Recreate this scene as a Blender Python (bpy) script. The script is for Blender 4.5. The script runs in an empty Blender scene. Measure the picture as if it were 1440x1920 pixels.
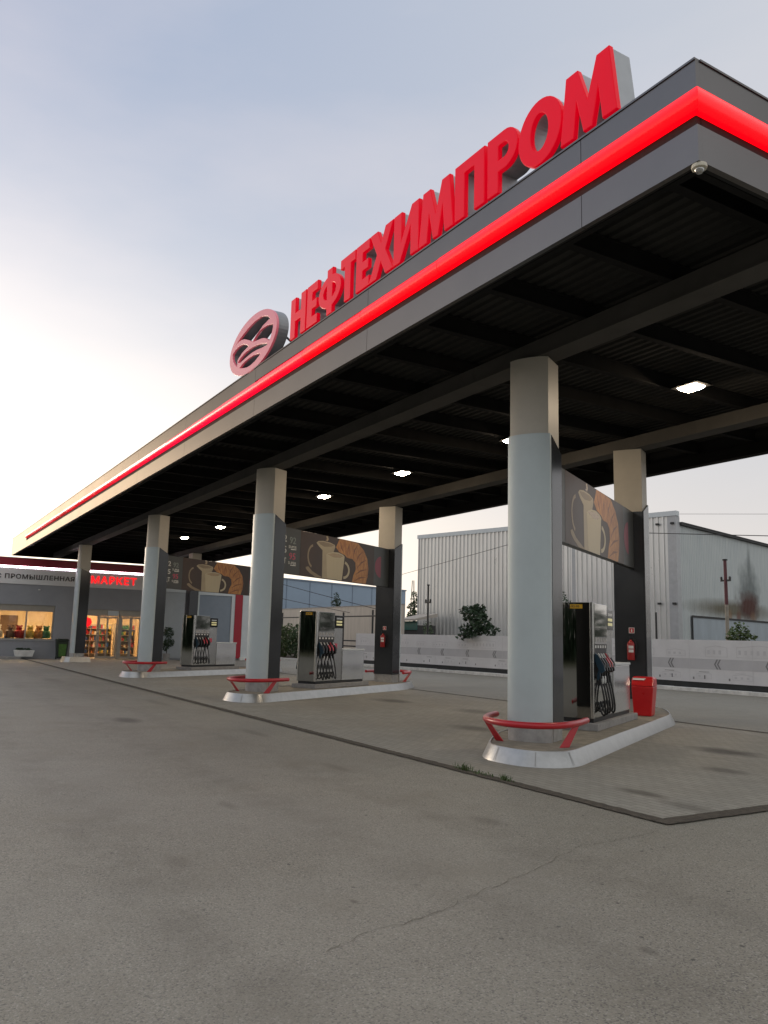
import bpy, bmesh, math, random
from mathutils import Vector, Matrix
random.seed(7)
R = math.radians
sc = bpy.context.scene
col = sc.collection
PI = math.pi

# ------------------------------------------------------------------ materials
def nodes_of(name):
    m = bpy.data.materials.new(name); m.use_nodes = True
    nt = m.node_tree; b = nt.nodes['Principled BSDF']
    return m, nt, b

def mat(name, c, rough=.5, metal=0., var=.12, vs=3., bump=0., bs=60., emit=None, es=0., coat=0., rvar=.08, stretch=None, spec=.5):
    m, nt, b = nodes_of(name)
    N, L = nt.nodes, nt.links
    b.inputs['Metallic'].default_value = metal
    b.inputs['Specular IOR Level'].default_value = spec
    tc = N.new('ShaderNodeTexCoord')
    src = tc.outputs['Object']
    if stretch:
        mp = N.new('ShaderNodeMapping'); mp.inputs['Scale'].default_value = stretch
        L.new(src, mp.inputs['Vector']); src = mp.outputs['Vector']
    nz = N.new('ShaderNodeTexNoise'); nz.inputs['Scale'].default_value = vs
    nz.inputs['Detail'].default_value = 6; nz.inputs['Roughness'].default_value = .65
    L.new(src, nz.inputs['Vector'])
    mx = N.new('ShaderNodeMix'); mx.data_type = 'RGBA'
    mx.inputs['A'].default_value = (*[max(0, x * (1 - var)) for x in c], 1)
    mx.inputs['B'].default_value = (*[min(1, x * (1 + var)) for x in c], 1)
    rp = N.new('ShaderNodeMapRange'); rp.inputs['From Min'].default_value = .3; rp.inputs['From Max'].default_value = .7
    L.new(nz.outputs['Fac'], rp.inputs['Value'])
    L.new(rp.outputs['Result'], mx.inputs['Factor'])
    L.new(mx.outputs['Result'], b.inputs['Base Color'])
    rr = N.new('ShaderNodeMapRange')
    rr.inputs['To Min'].default_value = max(.02, rough - rvar); rr.inputs['To Max'].default_value = min(1, rough + rvar)
    L.new(nz.outputs['Fac'], rr.inputs['Value']); L.new(rr.outputs['Result'], b.inputs['Roughness'])
    if bump:
        n2 = N.new('ShaderNodeTexNoise'); n2.inputs['Scale'].default_value = bs; n2.inputs['Detail'].default_value = 4
        L.new(src, n2.inputs['Vector'])
        bp = N.new('ShaderNodeBump'); bp.inputs['Strength'].default_value = bump; bp.inputs['Distance'].default_value = .02
        L.new(n2.outputs['Fac'], bp.inputs['Height']); L.new(bp.outputs['Normal'], b.inputs['Normal'])
    if emit:
        b.inputs['Emission Color'].default_value = (*emit, 1); b.inputs['Emission Strength'].default_value = es
    if coat:
        b.inputs['Coat Weight'].default_value = coat; b.inputs['Coat Roughness'].default_value = .08
    return m

def math_node(nt, op, a=None, b=None, clamp=False):
    n = nt.nodes.new('ShaderNodeMath'); n.operation = op; n.use_clamp = clamp
    for i, v in enumerate((a, b)):
        if v is None: continue
        if isinstance(v, (int, float)): n.inputs[i].default_value = v
        else: nt.links.new(v, n.inputs[i])
    return n.outputs[0]

def mixc(nt, f, a, b):
    n = nt.nodes.new('ShaderNodeMix'); n.data_type = 'RGBA'
    for k, v in (('Factor', f), ('A', a), ('B', b)):
        s = n.inputs[k]
        if isinstance(v, (int, float)): s.default_value = v
        elif isinstance(v, tuple): s.default_value = (*v, 1)
        else: nt.links.new(v, s)
    return n.outputs['Result']

def noise(nt, src, scale, detail=5, rough=.6):
    n = nt.nodes.new('ShaderNodeTexNoise'); n.inputs['Scale'].default_value = scale
    n.inputs['Detail'].default_value = detail; n.inputs['Roughness'].default_value = rough
    nt.links.new(src, n.inputs['Vector']); return n.outputs['Fac']

def remap(nt, v, a, b, c=0., d=1.):
    n = nt.nodes.new('ShaderNodeMapRange'); n.inputs['From Min'].default_value = a; n.inputs['From Max'].default_value = b
    n.inputs['To Min'].default_value = c; n.inputs['To Max'].default_value = d
    nt.links.new(v, n.inputs['Value']); return n.outputs['Result']

def spot(nt, src, cx, cy, rx, ry, nz, wob=.5):
    """an irregular stain mask round (cx,cy)"""
    sx = nt.nodes.new('ShaderNodeSeparateXYZ'); nt.links.new(src, sx.inputs[0])
    dx = math_node(nt, 'DIVIDE', math_node(nt, 'SUBTRACT', sx.outputs[0], cx), rx)
    dy = math_node(nt, 'DIVIDE', math_node(nt, 'SUBTRACT', sx.outputs[1], cy), ry)
    d = math_node(nt, 'SQRT', math_node(nt, 'ADD', math_node(nt, 'MULTIPLY', dx, dx), math_node(nt, 'MULTIPLY', dy, dy)))
    d = math_node(nt, 'ADD', d, math_node(nt, 'MULTIPLY', math_node(nt, 'SUBTRACT', nz, .5), wob * 4))
    return remap(nt, d, 1.0, .35)

def asphalt_material():
    m, nt, b = nodes_of('worn_asphalt'); N, L = nt.nodes, nt.links
    src = N.new('ShaderNodeTexCoord').outputs['Object']
    big = noise(nt, src, .35, 5); mid = noise(nt, src, 2.3, 6, .7); fine = noise(nt, src, 55, 3, .7)
    c = mixc(nt, remap(nt, big, .3, .7), (.252, .236, .186), (.304, .286, .228))
    c = mixc(nt, remap(nt, mid, .35, .75, 0, .6), c, (.208, .194, .152))
    vor = N.new('ShaderNodeTexVoronoi'); vor.inputs['Scale'].default_value = 115; L.new(src, vor.inputs['Vector'])
    sep = N.new('ShaderNodeSeparateColor'); L.new(vor.outputs['Color'], sep.inputs[0])
    c = mixc(nt, remap(nt, sep.outputs[0], .82, .9, 0, .42), c, (.47, .45, .40))
    c = mixc(nt, remap(nt, sep.outputs[1], .78, .9, 0, .72), c, (.07, .068, .06))
    c = mixc(nt, remap(nt, fine, .42, .62, 0, .3), c, (.12, .117, .108))
    v2 = N.new('ShaderNodeTexVoronoi'); v2.inputs['Scale'].default_value = 6.; L.new(src, v2.inputs['Vector'])
    s2 = N.new('ShaderNodeSeparateColor'); L.new(v2.outputs['Color'], s2.inputs[0])
    speck = math_node(nt, 'MULTIPLY', math_node(nt, 'LESS_THAN', v2.outputs['Distance'], .085), math_node(nt, 'GREATER_THAN', s2.outputs[0], .8))
    c = mixc(nt, math_node(nt, 'MULTIPLY', speck, .8), c, (.03, .03, .028))
    brown = noise(nt, src, .9, 4)
    c = mixc(nt, remap(nt, brown, .52, .72, 0, .5), c, (.185, .168, .125))
    patch = noise(nt, src, .22, 3, .5)
    c = mixc(nt, remap(nt, patch, .52, .60, 0, .16), c, (.34, .33, .29))
    for cx, cy, rx, ry, k in ((-3.2, 3.6, .09, .05, .5), (-4.6, 2.6, .05, .03, .6), (-2.6, 2.0, .06, .03, .5), (-7.6, 2.9, .25, .1, .3), (-9.2, 4.9, .5, .12, .35), (-12.8, 5.3, .7, .14, .35), (-19, 5.4, 1.2, .18, .3), (-28, 4.6, 1.6, .3, .3), (-5.9, 1.9, .22, .12, .25), (-15.4, 3.85, .6, .32, .75), (-6.05, 4.75, .3, .16, .4), (-11.2, .9, .6, .3, .3), (-22, 2.2, .9, .5, .25)):
        s = spot(nt, src, cx, cy, rx, ry, mid, .22)
        c = mixc(nt, math_node(nt, 'MULTIPLY', s, k), c, (.07, .062, .05))
    # faint tyre lanes running along the canopy
    sx = N.new('ShaderNodeSeparateXYZ'); L.new(src, sx.inputs[0])
    yy = math_node(nt, 'ADD', sx.outputs[1], math_node(nt, 'MULTIPLY', big, .8))
    for yc in (1.6, 3.3, 4.5):
        lane = remap(nt, math_node(nt, 'ABSOLUTE', math_node(nt, 'SUBTRACT', yy, yc + .4)), .38, .08, 0, 1)
        c = mixc(nt, math_node(nt, 'MULTIPLY', math_node(nt, 'MULTIPLY', lane, remap(nt, mid, .35, .65)), .34), c, (.13, .12, .095))
    L.new(c, b.inputs['Base Color'])
    L.new(remap(nt, fine, .2, .8, .5, .8), b.inputs['Roughness'])
    bp = N.new('ShaderNodeBump'); bp.inputs['Strength'].default_value = .4; bp.inputs['Distance'].default_value = .008
    hh = math_node(nt, 'ADD', fine, math_node(nt, 'MULTIPLY', vor.outputs['Distance'], -.6))
    L.new(hh, bp.inputs['Height']); L.new(bp.outputs['Normal'], b.inputs['Normal'])
    return m

def paver_material():
    m, nt, b = nodes_of('concrete_pavers'); N, L = nt.nodes, nt.links
    src = N.new('ShaderNodeTexCoord').outputs['Object']
    br = N.new('ShaderNodeTexBrick'); L.new(src, br.inputs['Vector'])
    br.inputs['Scale'].default_value = 1.; br.inputs['Brick Width'].default_value = .21; br.inputs['Row Height'].default_value = .105
    br.inputs['Mortar Size'].default_value = .007; br.inputs['Mortar Smooth'].default_value = .3
    br.inputs['Color1'].default_value = (.335, .322, .275, 1); br.inputs['Color2'].default_value = (.285, .275, .235, 1)
    br.inputs['Mortar'].default_value = (.20, .185, .15, 1)
    big = noise(nt, src, .5, 5); mid = noise(nt, src, 2.1, 6, .7); fine = noise(nt, src, 70, 3)
    c = mixc(nt, remap(nt, big, .4, .7, 0, .5), br.outputs['Color'], (.235, .212, .165))
    c = mixc(nt, remap(nt, fine, .4, .7, 0, .25), c, (.14, .13, .11))
    for cx, cy, rx, ry, k in ((-8.3, 11.15, .75, .42, .85), (-6.4, 7.15, .42, .16, .7), (-7.1, 9.45, .42, .26, .6), (-18.15, 11.2, .9, .5, .7),
                              (-12.2, 9.3, .8, .4, .6), (-5.6, 11.3, 1.0, .35, .55), (-6.6, 12.7, .9, .25, .6), (-24.5, 10.4, 1.1, .6, .5), (-5.7, 7.0, .5, .2, .45), (-35, 10.6, 1.3, .8, .4), (-15.0, 11.5, .9, .5, .5)):
        s = spot(nt, src, cx, cy, rx, ry, mid, .3)
        c = mixc(nt, math_node(nt, 'MULTIPLY', s, k), c, (.05, .042, .03))
    L.new(c, b.inputs['Base Color'])
    L.new(remap(nt, mid, .2, .8, .6, .9), b.inputs['Roughness'])
    bp = N.new('ShaderNodeBump'); bp.inputs['Strength'].default_value = .6; bp.inputs['Distance'].default_value = .01
    L.new(math_node(nt, 'ADD', math_node(nt, 'MULTIPLY', br.outputs['Fac'], -1.), math_node(nt, 'MULTIPLY', fine, .3)), bp.inputs['Height'])
    L.new(bp.outputs['Normal'], b.inputs['Normal'])
    return m

def gable_material():
    """galvanised sheet with rust and soot stains (object coords: x along wall, z up)"""
    m, nt, b = nodes_of('stained_sheet'); N, L = nt.nodes, nt.links
    src = N.new('ShaderNodeTexCoord').outputs['Object']
    mp = N.new('ShaderNodeMapping'); mp.inputs['Scale'].default_value = (1.2, 1.2, .18); L.new(src, mp.inputs['Vector'])
    streak = noise(nt, mp.outputs['Vector'], 2.4, 6, .7); nz = noise(nt, src, .9, 5)
    sx = N.new('ShaderNodeSeparateXYZ'); L.new(src, sx.inputs[0])
    sw = N.new('ShaderNodeCombineXYZ'); L.new(sx.outputs[0], sw.inputs[0]); L.new(sx.outputs[2], sw.inputs[1]); q = sw.outputs[0]
    c = mixc(nt, remap(nt, streak, .3, .7), (.43, .47, .48), (.54, .57, .56))
    def st(cx, cz, rx, rz, colr, k, wob=.25):
        nonlocal c
        c = mixc(nt, math_node(nt, 'MULTIPLY', spot(nt, q, cx, cz, rx, rz, nz, wob), k), c, colr)
    st(8.5, 4.0, 8.6, .75, (.13, .115, .075), .95, .1)
    st(11.0, 5.4, 2.4, 2.3, (.13, .15, .15), .85)
    st(11.2, 7.2, .35, 2.0, (.15, .17, .17), .7, .15)
    st(10.9, 4.4, 2.3, 1.15, (.075, .022, .014), 1.)
    st(7.6, 3.5, .55, .75, (.28, .15, .06), .6, .15); st(9.1, 3.5, .5, .7, (.16, .05, .03), .7, .15); st(11.6, 3.5, .7, .6, (.22, .12, .06), .6, .15)
    L.new(c, b.inputs['Base Color']); b.inputs['Roughness'].default_value = .5; b.inputs['Metallic'].default_value = .25
    return m

def leaf_mat(name, c):
    m, nt, b = nodes_of(name)
    g = nt.nodes.new('ShaderNodeNewGeometry')
    tc = nt.nodes.new('ShaderNodeTexCoord')
    nz = noise(nt, tc.outputs['Object'], 2.2, 4)
    k = mixc(nt, remap(nt, nz, .3, .7), tuple(x * .55 for x in c), tuple(x * 1.35 for x in c))
    nt.links.new(k, b.inputs['Base Color']); b.inputs['Roughness'].default_value = .55
    b.inputs['Subsurface Weight'].default_value = .0
    return m

M = {}
M['asphalt'] = asphalt_material()
M['paver'] = paver_material()
M['joint'] = mat('dirt_joint', (.075, .062, .045), .95, var=.45, vs=14, bump=.8, bs=40)
M['crack'] = mat('crack_dirt', (.14, .128, .10), .95, var=.5, vs=8)
M['fascia'] = mat('composite_panel', (.21, .205, .205), .34, 1., var=.05, vs=.7, rvar=.05)
M['fascia'].node_tree.nodes['Principled BSDF'].inputs['Specular Tint'].default_value = (.36, .34, .31, 1)
M['dark_gap'] = mat('dark_gap', (.012, .012, .012), .8)
M['deck'] = mat('deck_sheet', (.042, .041, .038), .9, 0, spec=.08, var=.2, vs=1.4)
M['steel_dark'] = mat('painted_steel', (.08, .075, .067), .75, .0, spec=.15, var=.18, vs=1.2)
M['purlin'] = mat('purlin_paint', (.018, .0175, .017), .9, spec=.08, var=.2)
M['red_light'] = mat('red_light', (.38, .0, .004), .25, 0, var=.03, emit=(1., .0, .004), es=.8, coat=.12, spec=.35)
M['red_light_dim'] = mat('red_light_dim', (.75, .01, .04), .25, 0, var=.05, emit=(1., .0, .02), es=.55, coat=.6)
M['letter_face'] = mat('red_acrylic', (.42, .0, .012), .3, 0, var=.05, vs=2, emit=(1, .0, .018), es=.2, rvar=.01, spec=.18)  # slight glow added to keep the red saturated
M['letter_edge'] = mat('letter_return', (.46, .48, .5), .4, .25, var=.08)
M['emblem_face'] = mat('emblem_acrylic', (.68, .24, .29), .28, 0, var=.02, rvar=.01, emit=(1, .1, .16), es=.07)  # faint emission added to brighten the pink face
M['emblem_edge'] = mat('emblem_return', (.30, .31, .32), .4, .3, var=.08)
M['panel_light'] = mat('light_grey_panel', (.50, .565, .575), .38, .15, var=.05, vs=1.5, bump=.05, bs=120)
M['core'] = mat('beige_grey_paint', (.54, .50, .43), .5, .05, var=.06, vs=2)
M['clad'] = mat('black_cladding', (.036, .039, .044), .16, .1, var=.1, vs=1.2, rvar=.03)
M['base_grey'] = mat('column_base', (.36, .355, .34), .6, .1, var=.25, vs=6)
M['kerb_steel'] = mat('worn_steel_kerb', (.43, .435, .43), .36, .7, var=.14, vs=5, rvar=.14, bump=.06, bs=14)
M['slab'] = mat('island_paving', (.26, .235, .185), .85, 0, var=.28, vs=5, bump=.4, bs=30)
M['dark_mirror'] = mat('dark_polished_panel', (.30, .295, .275), .05, 1., var=.05, vs=1.5, rvar=.02)
M['mirror'] = mat('polished_steel', (.60, .59, .565), .055, 1., var=.05, vs=1.5, rvar=.02, bump=.012, bs=1.0)
M['steel_edge'] = mat('brushed_steel', (.6, .59, .56), .24, 1., var=.08, vs=10)
M['steel_mid'] = mat('satin_steel', (.50, .50, .49), .17, .9, var=.06, vs=3, bump=.03, bs=2.2)
M['cabinet_steel'] = mat('bright_satin_steel', (.80, .81, .82), .13, .85, var=.05, vs=2, bump=.02, bs=1.5)
M['black'] = mat('black_plastic', (.018, .018, .019), .4, 0, var=.15)
M['rubber'] = mat('black_rubber', (.014, .014, .015), .45, 0, var=.15)
M['white'] = mat('white_plastic', (.72, .72, .70), .5, 0, var=.05)
M['red_paint'] = mat('red_paint', (.50, .012, .022), .32, 0, var=.12, vs=3, coat=.2)
M['red_bin'] = mat('red_plastic', (.60, .010, .014), .3, 0, var=.08, coat=.2)
M['blue_plastic'] = mat('blue_plastic', (.012, .045, .075), .4, 0)
M['yellow'] = mat('yellow_sticker', (.75, .42, .02), .5, 0, var=.06)
M['screen'] = mat('screen_glass', (.01, .01, .012), .08, 0, var=.05)
M['lcd'] = mat('lcd_row', (.55, .52, .28), .4, 0, var=.08, emit=(1, .9, .45), es=.12)
M['lamp_glass'] = mat('lamp_glass', (.9, .9, .85), .3, 0, emit=(1., .80, .58), es=75.)
M['lamp_glass_cool'] = mat('lamp_glass_cool', (.9, .9, .9), .3, 0, emit=(1., .90, .80), es=22.)
M['banner_brown'] = mat('banner_print', (.062, .040, .028), .38, 0, var=.2, vs=1.1, spec=.35)
M['banner_grey'] = mat('banner_grey', (.075, .078, .075), .38, 0, var=.06, spec=.35)
M['cream'] = mat('printed_cream', (.47, .41, .28), .35, 0, var=.04, vs=2.2, spec=.35, stretch=(1, 2.5, .4))
M['cream_dim'] = mat('printed_cream_dark', (.25, .195, .125), .35, 0, var=.14, vs=2.0, spec=.35)
M['coffee'] = mat('printed_coffee', (.36, .27, .16), .2, 0, var=.1, vs=3, spec=.35)
M['print_white'] = mat('printed_white', (.72, .72, .68), .25, 0, var=.04)
M['print_green'] = mat('printed_grey_green', (.22, .25, .22), .25, 0, var=.05)
M['print_mark'] = mat('printed_dark_pink', (.26, .035, .06), .38, 0, var=.05)
M['print_pink'] = mat('printed_pink', (.55, .08, .12), .25, 0, var=.05)
def croissant_mat():
    m, nt, b = nodes_of('printed_croissant'); src = nt.nodes.new('ShaderNodeTexCoord').outputs['Object']
    mp = nt.nodes.new('ShaderNodeMapping'); mp.inputs['Scale'].default_value = (1, 3.2, 1.2); nt.links.new(src, mp.inputs['Vector'])
    w = noise(nt, mp.outputs['Vector'], 3.2, 6, .7)
    c = mixc(nt, remap(nt, w, .3, .7), (.26, .075, .012), (.62, .30, .07)); nt.links.new(c, b.inputs['Base Color'])
    b.inputs['Roughness'].default_value = .38; return m
M['croissant'] = croissant_mat()
M['cream_jug'] = mat('printed_jug', (.38, .32, .215), .35, 0, var=.16, vs=1.3, spec=.35)
M['croissant_dark'] = mat('printed_crust', (.20, .07, .016), .38, 0, var=.3, vs=5)
# store
M['wall_grey'] = mat('rendered_wall', (.30, .31, .335), .75, 0, var=.06, vs=1.5)
M['wall_pale'] = mat('pale_wall_panel', (.40, .43, .45), .6, 0, var=.05)
M['wall_slate'] = mat('slate_panel', (.22, .26, .31), .4, .1, var=.05)
M['white_frame'] = mat('white_frame', (.62, .66, .68), .45, 0, var=.05)
M['band_red'] = mat('red_band', (.30, .010, .03), .4, 0, var=.06, vs=1)
M['strip_red'] = mat('red_strip', (.36, .012, .028), .4, 0, var=.06, vs=1)
M['white_tube'] = mat('white_light', (.9, .9, .9), .4, 0, emit=(1., .86, .95), es=7.)
M['board'] = mat('sign_board', (.74, .74, .74), .5, .0, var=.05, vs=.8)
M['text_dark'] = mat('dark_lettering', (.035, .028, .03), .4, 0)
M['text_lit'] = mat('lit_red_lettering', (.7, .01, .02), .4, 0, emit=(1, .006, .012), es=.6)
M['beige_int'] = mat('shop_wall', (.62, .47, .28), .7, 0, var=.1, vs=1.2)
M['shop_floor'] = mat('shop_floor', (.42, .34, .25), .5, 0, var=.12)
M['shop_lamp'] = mat('shop_lamp', (.9, .85, .7), .5, 0, emit=(1., .70, .42), es=17.)
M['wood'] = mat('brown_wood', (.12, .065, .03), .55, 0, var=.3, vs=4)
M['glass'] = None
def glass_mat():
    m = bpy.data.materials.new('window_glass'); m.use_nodes = True; nt = m.node_tree
    nt.nodes.remove(nt.nodes['Principled BSDF']); out = nt.nodes['Material Output']
    t = nt.nodes.new('ShaderNodeBsdfTransparent'); t.inputs[0].default_value = (.9, .92, .9, 1)
    g = nt.nodes.new('ShaderNodeBsdfGlossy'); g.inputs['Roughness'].default_value = .03
    f = nt.nodes.new('ShaderNodeFresnel'); f.inputs[0].default_value = 1.45
    mx = nt.nodes.new('ShaderNodeMixShader'); nt.links.new(f.outputs[0], mx.inputs[0]); nt.links.new(t.outputs[0], mx.inputs[1]); nt.links.new(g.outputs[0], mx.inputs[2])
    nt.links.new(mx.outputs[0], out.inputs[0]); return m
M['glass'] = glass_mat()
M['alu'] = mat('door_aluminium', (.36, .34, .30), .4, .5, var=.06)
M['bin_green'] = mat('green_bin_print', (.06, .15, .025), .5, 0, var=.35, vs=9)
M['bin_black'] = mat('dark_green_bin', (.012, .022, .014), .45, 0)
M['concrete'] = mat('grey_concrete', (.30, .29, .28), .85, 0, var=.18, vs=6, bump=.3, bs=30)
M['kerb_white'] = mat('whitewashed_kerb', (.74, .74, .72), .75, 0, var=.22, vs=3)
M['fence_white'] = mat('printed_hoarding', (.71, .71, .725), .6, 0, var=.07, vs=1.3)
M['fence_grey'] = mat('hoarding_grey_band', (.55, .55, .57), .6, 0, var=.05, vs=2)
M['fence_line'] = mat('hoarding_line_art', (.61, .61, .63), .6, 0, var=.04)
M['fence_dark'] = mat('hoarding_dark_print', (.24, .24, .25), .6, 0, var=.1)
M['fence_base'] = mat('dark_base_wall', (.035, .04, .042), .7, 0, var=.25)
M['sheet'] = mat('ribbed_sheet', (.68, .68, .66), .30, .45, var=.09, vs=1.0, stretch=(1, 1, .25))
M['sheet_trim'] = mat('sheet_trim', (.42, .43, .44), .45, .3, var=.1)
M['roof_dark'] = mat('dark_roof_edge', (.05, .05, .05), .7)
M['gable'] = gable_material()
M['gate_blue'] = mat('gate_sheet', (.36, .41, .45), .55, .2, var=.1, vs=2, stretch=(1, 1, .3))
M['blue_wall'] = mat('blue_grey_cladding', (.27, .35, .45), .5, .1, var=.06, vs=.4)
M['blue_seam'] = mat('blue_grey_seam', (.17, .22, .29), .5, .1)
M['beige_wall'] = mat('beige_concrete_wall', (.46, .42, .37), .8, 0, var=.14, vs=1.5, stretch=(2.5, 1, .3))
M['teal'] = mat('teal_sheet', (.012, .115, .10), .5, 0, var=.15)
M['pole_wood'] = mat('weathered_pole', (.30, .27, .22), .8, 0, var=.25, vs=4)
M['pole_red'] = mat('faded_red_paint', (.12, .04, .045), .7, 0, var=.25, vs=4)
M['pole_dark'] = mat('dark_pole', (.035, .035, .035), .7, 0)
M['wire'] = mat('black_wire', (.03, .03, .03), .6)
M['leaf_dark'] = leaf_mat('dark_leaves', (.026, .056, .024))
M['leaf_mid'] = leaf_mat('mid_green_leaves', (.045, .085, .025))
M['leaf_light'] = leaf_mat('light_green_leaves', (.075, .115, .032))
M['grass'] = mat('olive_grass', (.075, .08, .028), .9, 0, var=.4, vs=2)
M['bark'] = mat('bark', (.06, .045, .033), .9, 0, var=.3)
M['cctv'] = mat('cream_dome_camera', (.62, .58, .47), .4, 0, var=.08)
M['ext_red'] = mat('extinguisher_red', (.36, .015, .015), .35, 0, coat=.2)

# ------------------------------------------------------------------ mesh builder
class MB:
    def __init__(s): s.v = []; s.f = []; s.m = []
    def add(s, vs, fs, mi=0):
        k = len(s.v); s.v += [tuple(v) for v in vs]
        for f in fs: s.f.append([k + i for i in f]); s.m.append(mi)
        return s
    def box(s, x0, x1, y0, y1, z0, z1, mi=0):
        return s.add([(x0, y0, z0), (x1, y0, z0), (x1, y1, z0), (x0, y1, z0), (x0, y0, z1), (x1, y0, z1), (x1, y1, z1), (x0, y1, z1)],
                     [(0, 3, 2, 1), (4, 5, 6, 7), (0, 1, 5, 4), (1, 2, 6, 5), (2, 3, 7, 6), (3, 0, 4, 7)], mi)
    def hexa(s, lo, hi, mi=0):          # two quads (bottom, top) of four points
        return s.add(list(lo) + list(hi), [(0, 3, 2, 1), (4, 5, 6, 7), (0, 1, 5, 4), (1, 2, 6, 5), (2, 3, 7, 6), (3, 0, 4, 7)], mi)
    def loft(s, rings, mi=0, caps=True, closed=True):
        k = len(s.v); n = len(rings[0])
        for r in rings: s.v += [tuple(p) for p in r]
        for a in range(len(rings) - 1):
            for i in range(n if closed else n - 1):
                j = (i + 1) % n
                s.f.append([k + a * n + i, k + a * n + j, k + (a + 1) * n + j, k + (a + 1) * n + i]); s.m.append(mi)
        if caps:
            s.f.append([k + i for i in reversed(range(n))]); s.m.append(mi)
            s.f.append([k + (len(rings) - 1) * n + i for i in range(n)]); s.m.append(mi)
        return s
    def prism(s, pts, a, b, f=None, mi=0):   # polygon pts lifted from a to b; f maps (p,q,h)->xyz
        f = f or (lambda p, q, h: (p, q, h))
        return s.loft([[f(p, q, a) for p, q in pts], [f(p, q, b) for p, q in pts]], mi)
    def poly(s, pts, mi=0): return s.add(pts, [tuple(range(len(pts)))], mi)
    def tube(s, path, r, n=8, mi=0):
        path = [Vector(p) for p in path]; rings = []
        up = Vector((0, 0, 1)); prev = None
        for i, p in enumerate(path):
            t = (path[min(i + 1, len(path) - 1)] - path[max(i - 1, 0)]).normalized()
            if prev is None:
                a = t.cross(up); a = a if a.length > .05 else t.cross(Vector((1, 0, 0)))
            else: a = prev - t * prev.dot(t)
            a.normalize(); prev = a; b = t.cross(a)
            rr = r[i] if isinstance(r, (list, tuple)) else r
            rings.append([p + (a * math.cos(k * 2 * PI / n) + b * math.sin(k * 2 * PI / n)) * rr for k in range(n)])
        return s.loft(rings, mi)
    def lathe(s, prof, n=16, mi=0, c=(0, 0, 0), ax='z'):
        rings = []
        for r, h in prof:
            ring = []
            for k in range(n):
                a = k * 2 * PI / n; p = (r * math.cos(a), r * math.sin(a), h)
                if ax == 'y': p = (p[0], p[2], p[1])
                ring.append((p[0] + c[0], p[1] + c[1], p[2] + c[2]))
            rings.append(ring)
        return s.loft(rings, mi)
    def build(s, name, mats, parent=None, smooth=False, bevel=0., seg=2, loc=None, rz=0., fixn=True):
        me = bpy.data.meshes.new(name); me.from_pydata(s.v, [], s.f)
        mats = mats if isinstance(mats, (list, tuple)) else [mats]
        for m in mats: me.materials.append(m)
        me.polygons.foreach_set('material_index', s.m)
        if smooth: me.polygons.foreach_set('use_smooth', [True] * len(me.polygons))
        if fixn:
            bm = bmesh.new(); bm.from_mesh(me); bmesh.ops.recalc_face_normals(bm, faces=bm.faces); bm.to_mesh(me); bm.free()
        me.update()
        o = bpy.data.objects.new(name, me); col.objects.link(o)
        if parent is not None: o.parent = parent
        if loc: o.location = loc
        o.rotation_euler.z = rz
        if bevel:
            b = o.modifiers.new('Bevel', 'BEVEL'); b.width = bevel; b.segments = seg; b.limit_method = 'ANGLE'; b.angle_limit = R(40)
        if smooth:
            e = o.modifiers.new('Split', 'EDGE_SPLIT'); e.split_angle = R(38)
        return o

def tag(o, label=None, cat=None, group=None, kind=None):
    if label: o['label'] = label
    if cat: o['category'] = cat
    if group: o['group'] = group
    if kind: o['kind'] = kind
    return o
def thing(name, label, cat, loc=(0, 0, 0), rz=0., group=None):
    o = bpy.data.objects.new(name, None); o.empty_display_size = .2; col.objects.link(o)
    o.location = loc; o.rotation_euler.z = rz
    return tag(o, label, cat, group)
def struct(o): o['kind'] = 'structure'; return o
KIDS = {}
def children(o): return [c for c in col.objects if c.parent == o]
def dup(root, loc, rz, label, group=None):
    def cp(o, par):
        c = o.copy(); col.objects.link(c); c.parent = par
        for ch in children(o): cp(ch, c)
        return c
    kids = children(root)
    r = root.copy(); col.objects.link(r); r.location = loc; r.rotation_euler.z = rz
    for ch in kids: cp(ch, r)
    r['label'] = label
    if group: r['group'] = group
    return r

def curve_mesh(splines, extrude, bevel=0., res=1):
    c = bpy.data.curves.new('outline', 'CURVE'); c.dimensions = '2D'; c.fill_mode = 'BOTH'; c.extrude = extrude; c.bevel_depth = bevel; c.bevel_resolution = res
    for pts in splines:
        s = c.splines.new('POLY'); s.points.add(len(pts) - 1)
        for p, (x, y) in zip(s.points, pts): p.co = (x, y, 0, 1)
        s.use_cyclic_u = True
    o = bpy.data.objects.new('outline', c); col.objects.link(o); bpy.context.view_layer.update()
    me = bpy.data.meshes.new_from_object(o.evaluated_get(bpy.context.evaluated_depsgraph_get()))
    me.polygons.foreach_set('use_smooth', [False] * len(me.polygons))
    bpy.data.objects.remove(o); bpy.data.curves.remove(c); return me
def text_mesh(t, extrude=0.004, offset=0., spacing=1.):
    c = bpy.data.curves.new('lettering', 'FONT'); c.body = t; c.extrude = extrude; c.offset = offset; c.space_character = spacing; c.resolution_u = 3
    o = bpy.data.objects.new('lettering', c); col.objects.link(o); bpy.context.view_layer.update()
    me = bpy.data.meshes.new_from_object(o.evaluated_get(bpy.context.evaluated_depsgraph_get()))
    bpy.data.objects.remove(o); bpy.data.curves.remove(c); return me
def fit(me, x0, x1, z0, z1):
    """scale mesh in its own XY to the box"""
    xs = [v.co.x for v in me.vertices]; ys = [v.co.y for v in me.vertices]
    sx = (x1 - x0) / (max(xs) - min(xs)); sy = (z1 - z0) / (max(ys) - min(ys)); a, b = min(xs), min(ys)
    for v in me.vertices: v.co.x = x0 + (v.co.x - a) * sx; v.co.y = z0 + (v.co.y - b) * sy
    return me
def place_mesh(me, name, m, parent, mtx):
    me.transform(mtx); me.materials.clear(); me.materials.append(m); me.update()
    o = bpy.data.objects.new(name, me); col.objects.link(o); o.parent = parent; return o
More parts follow.
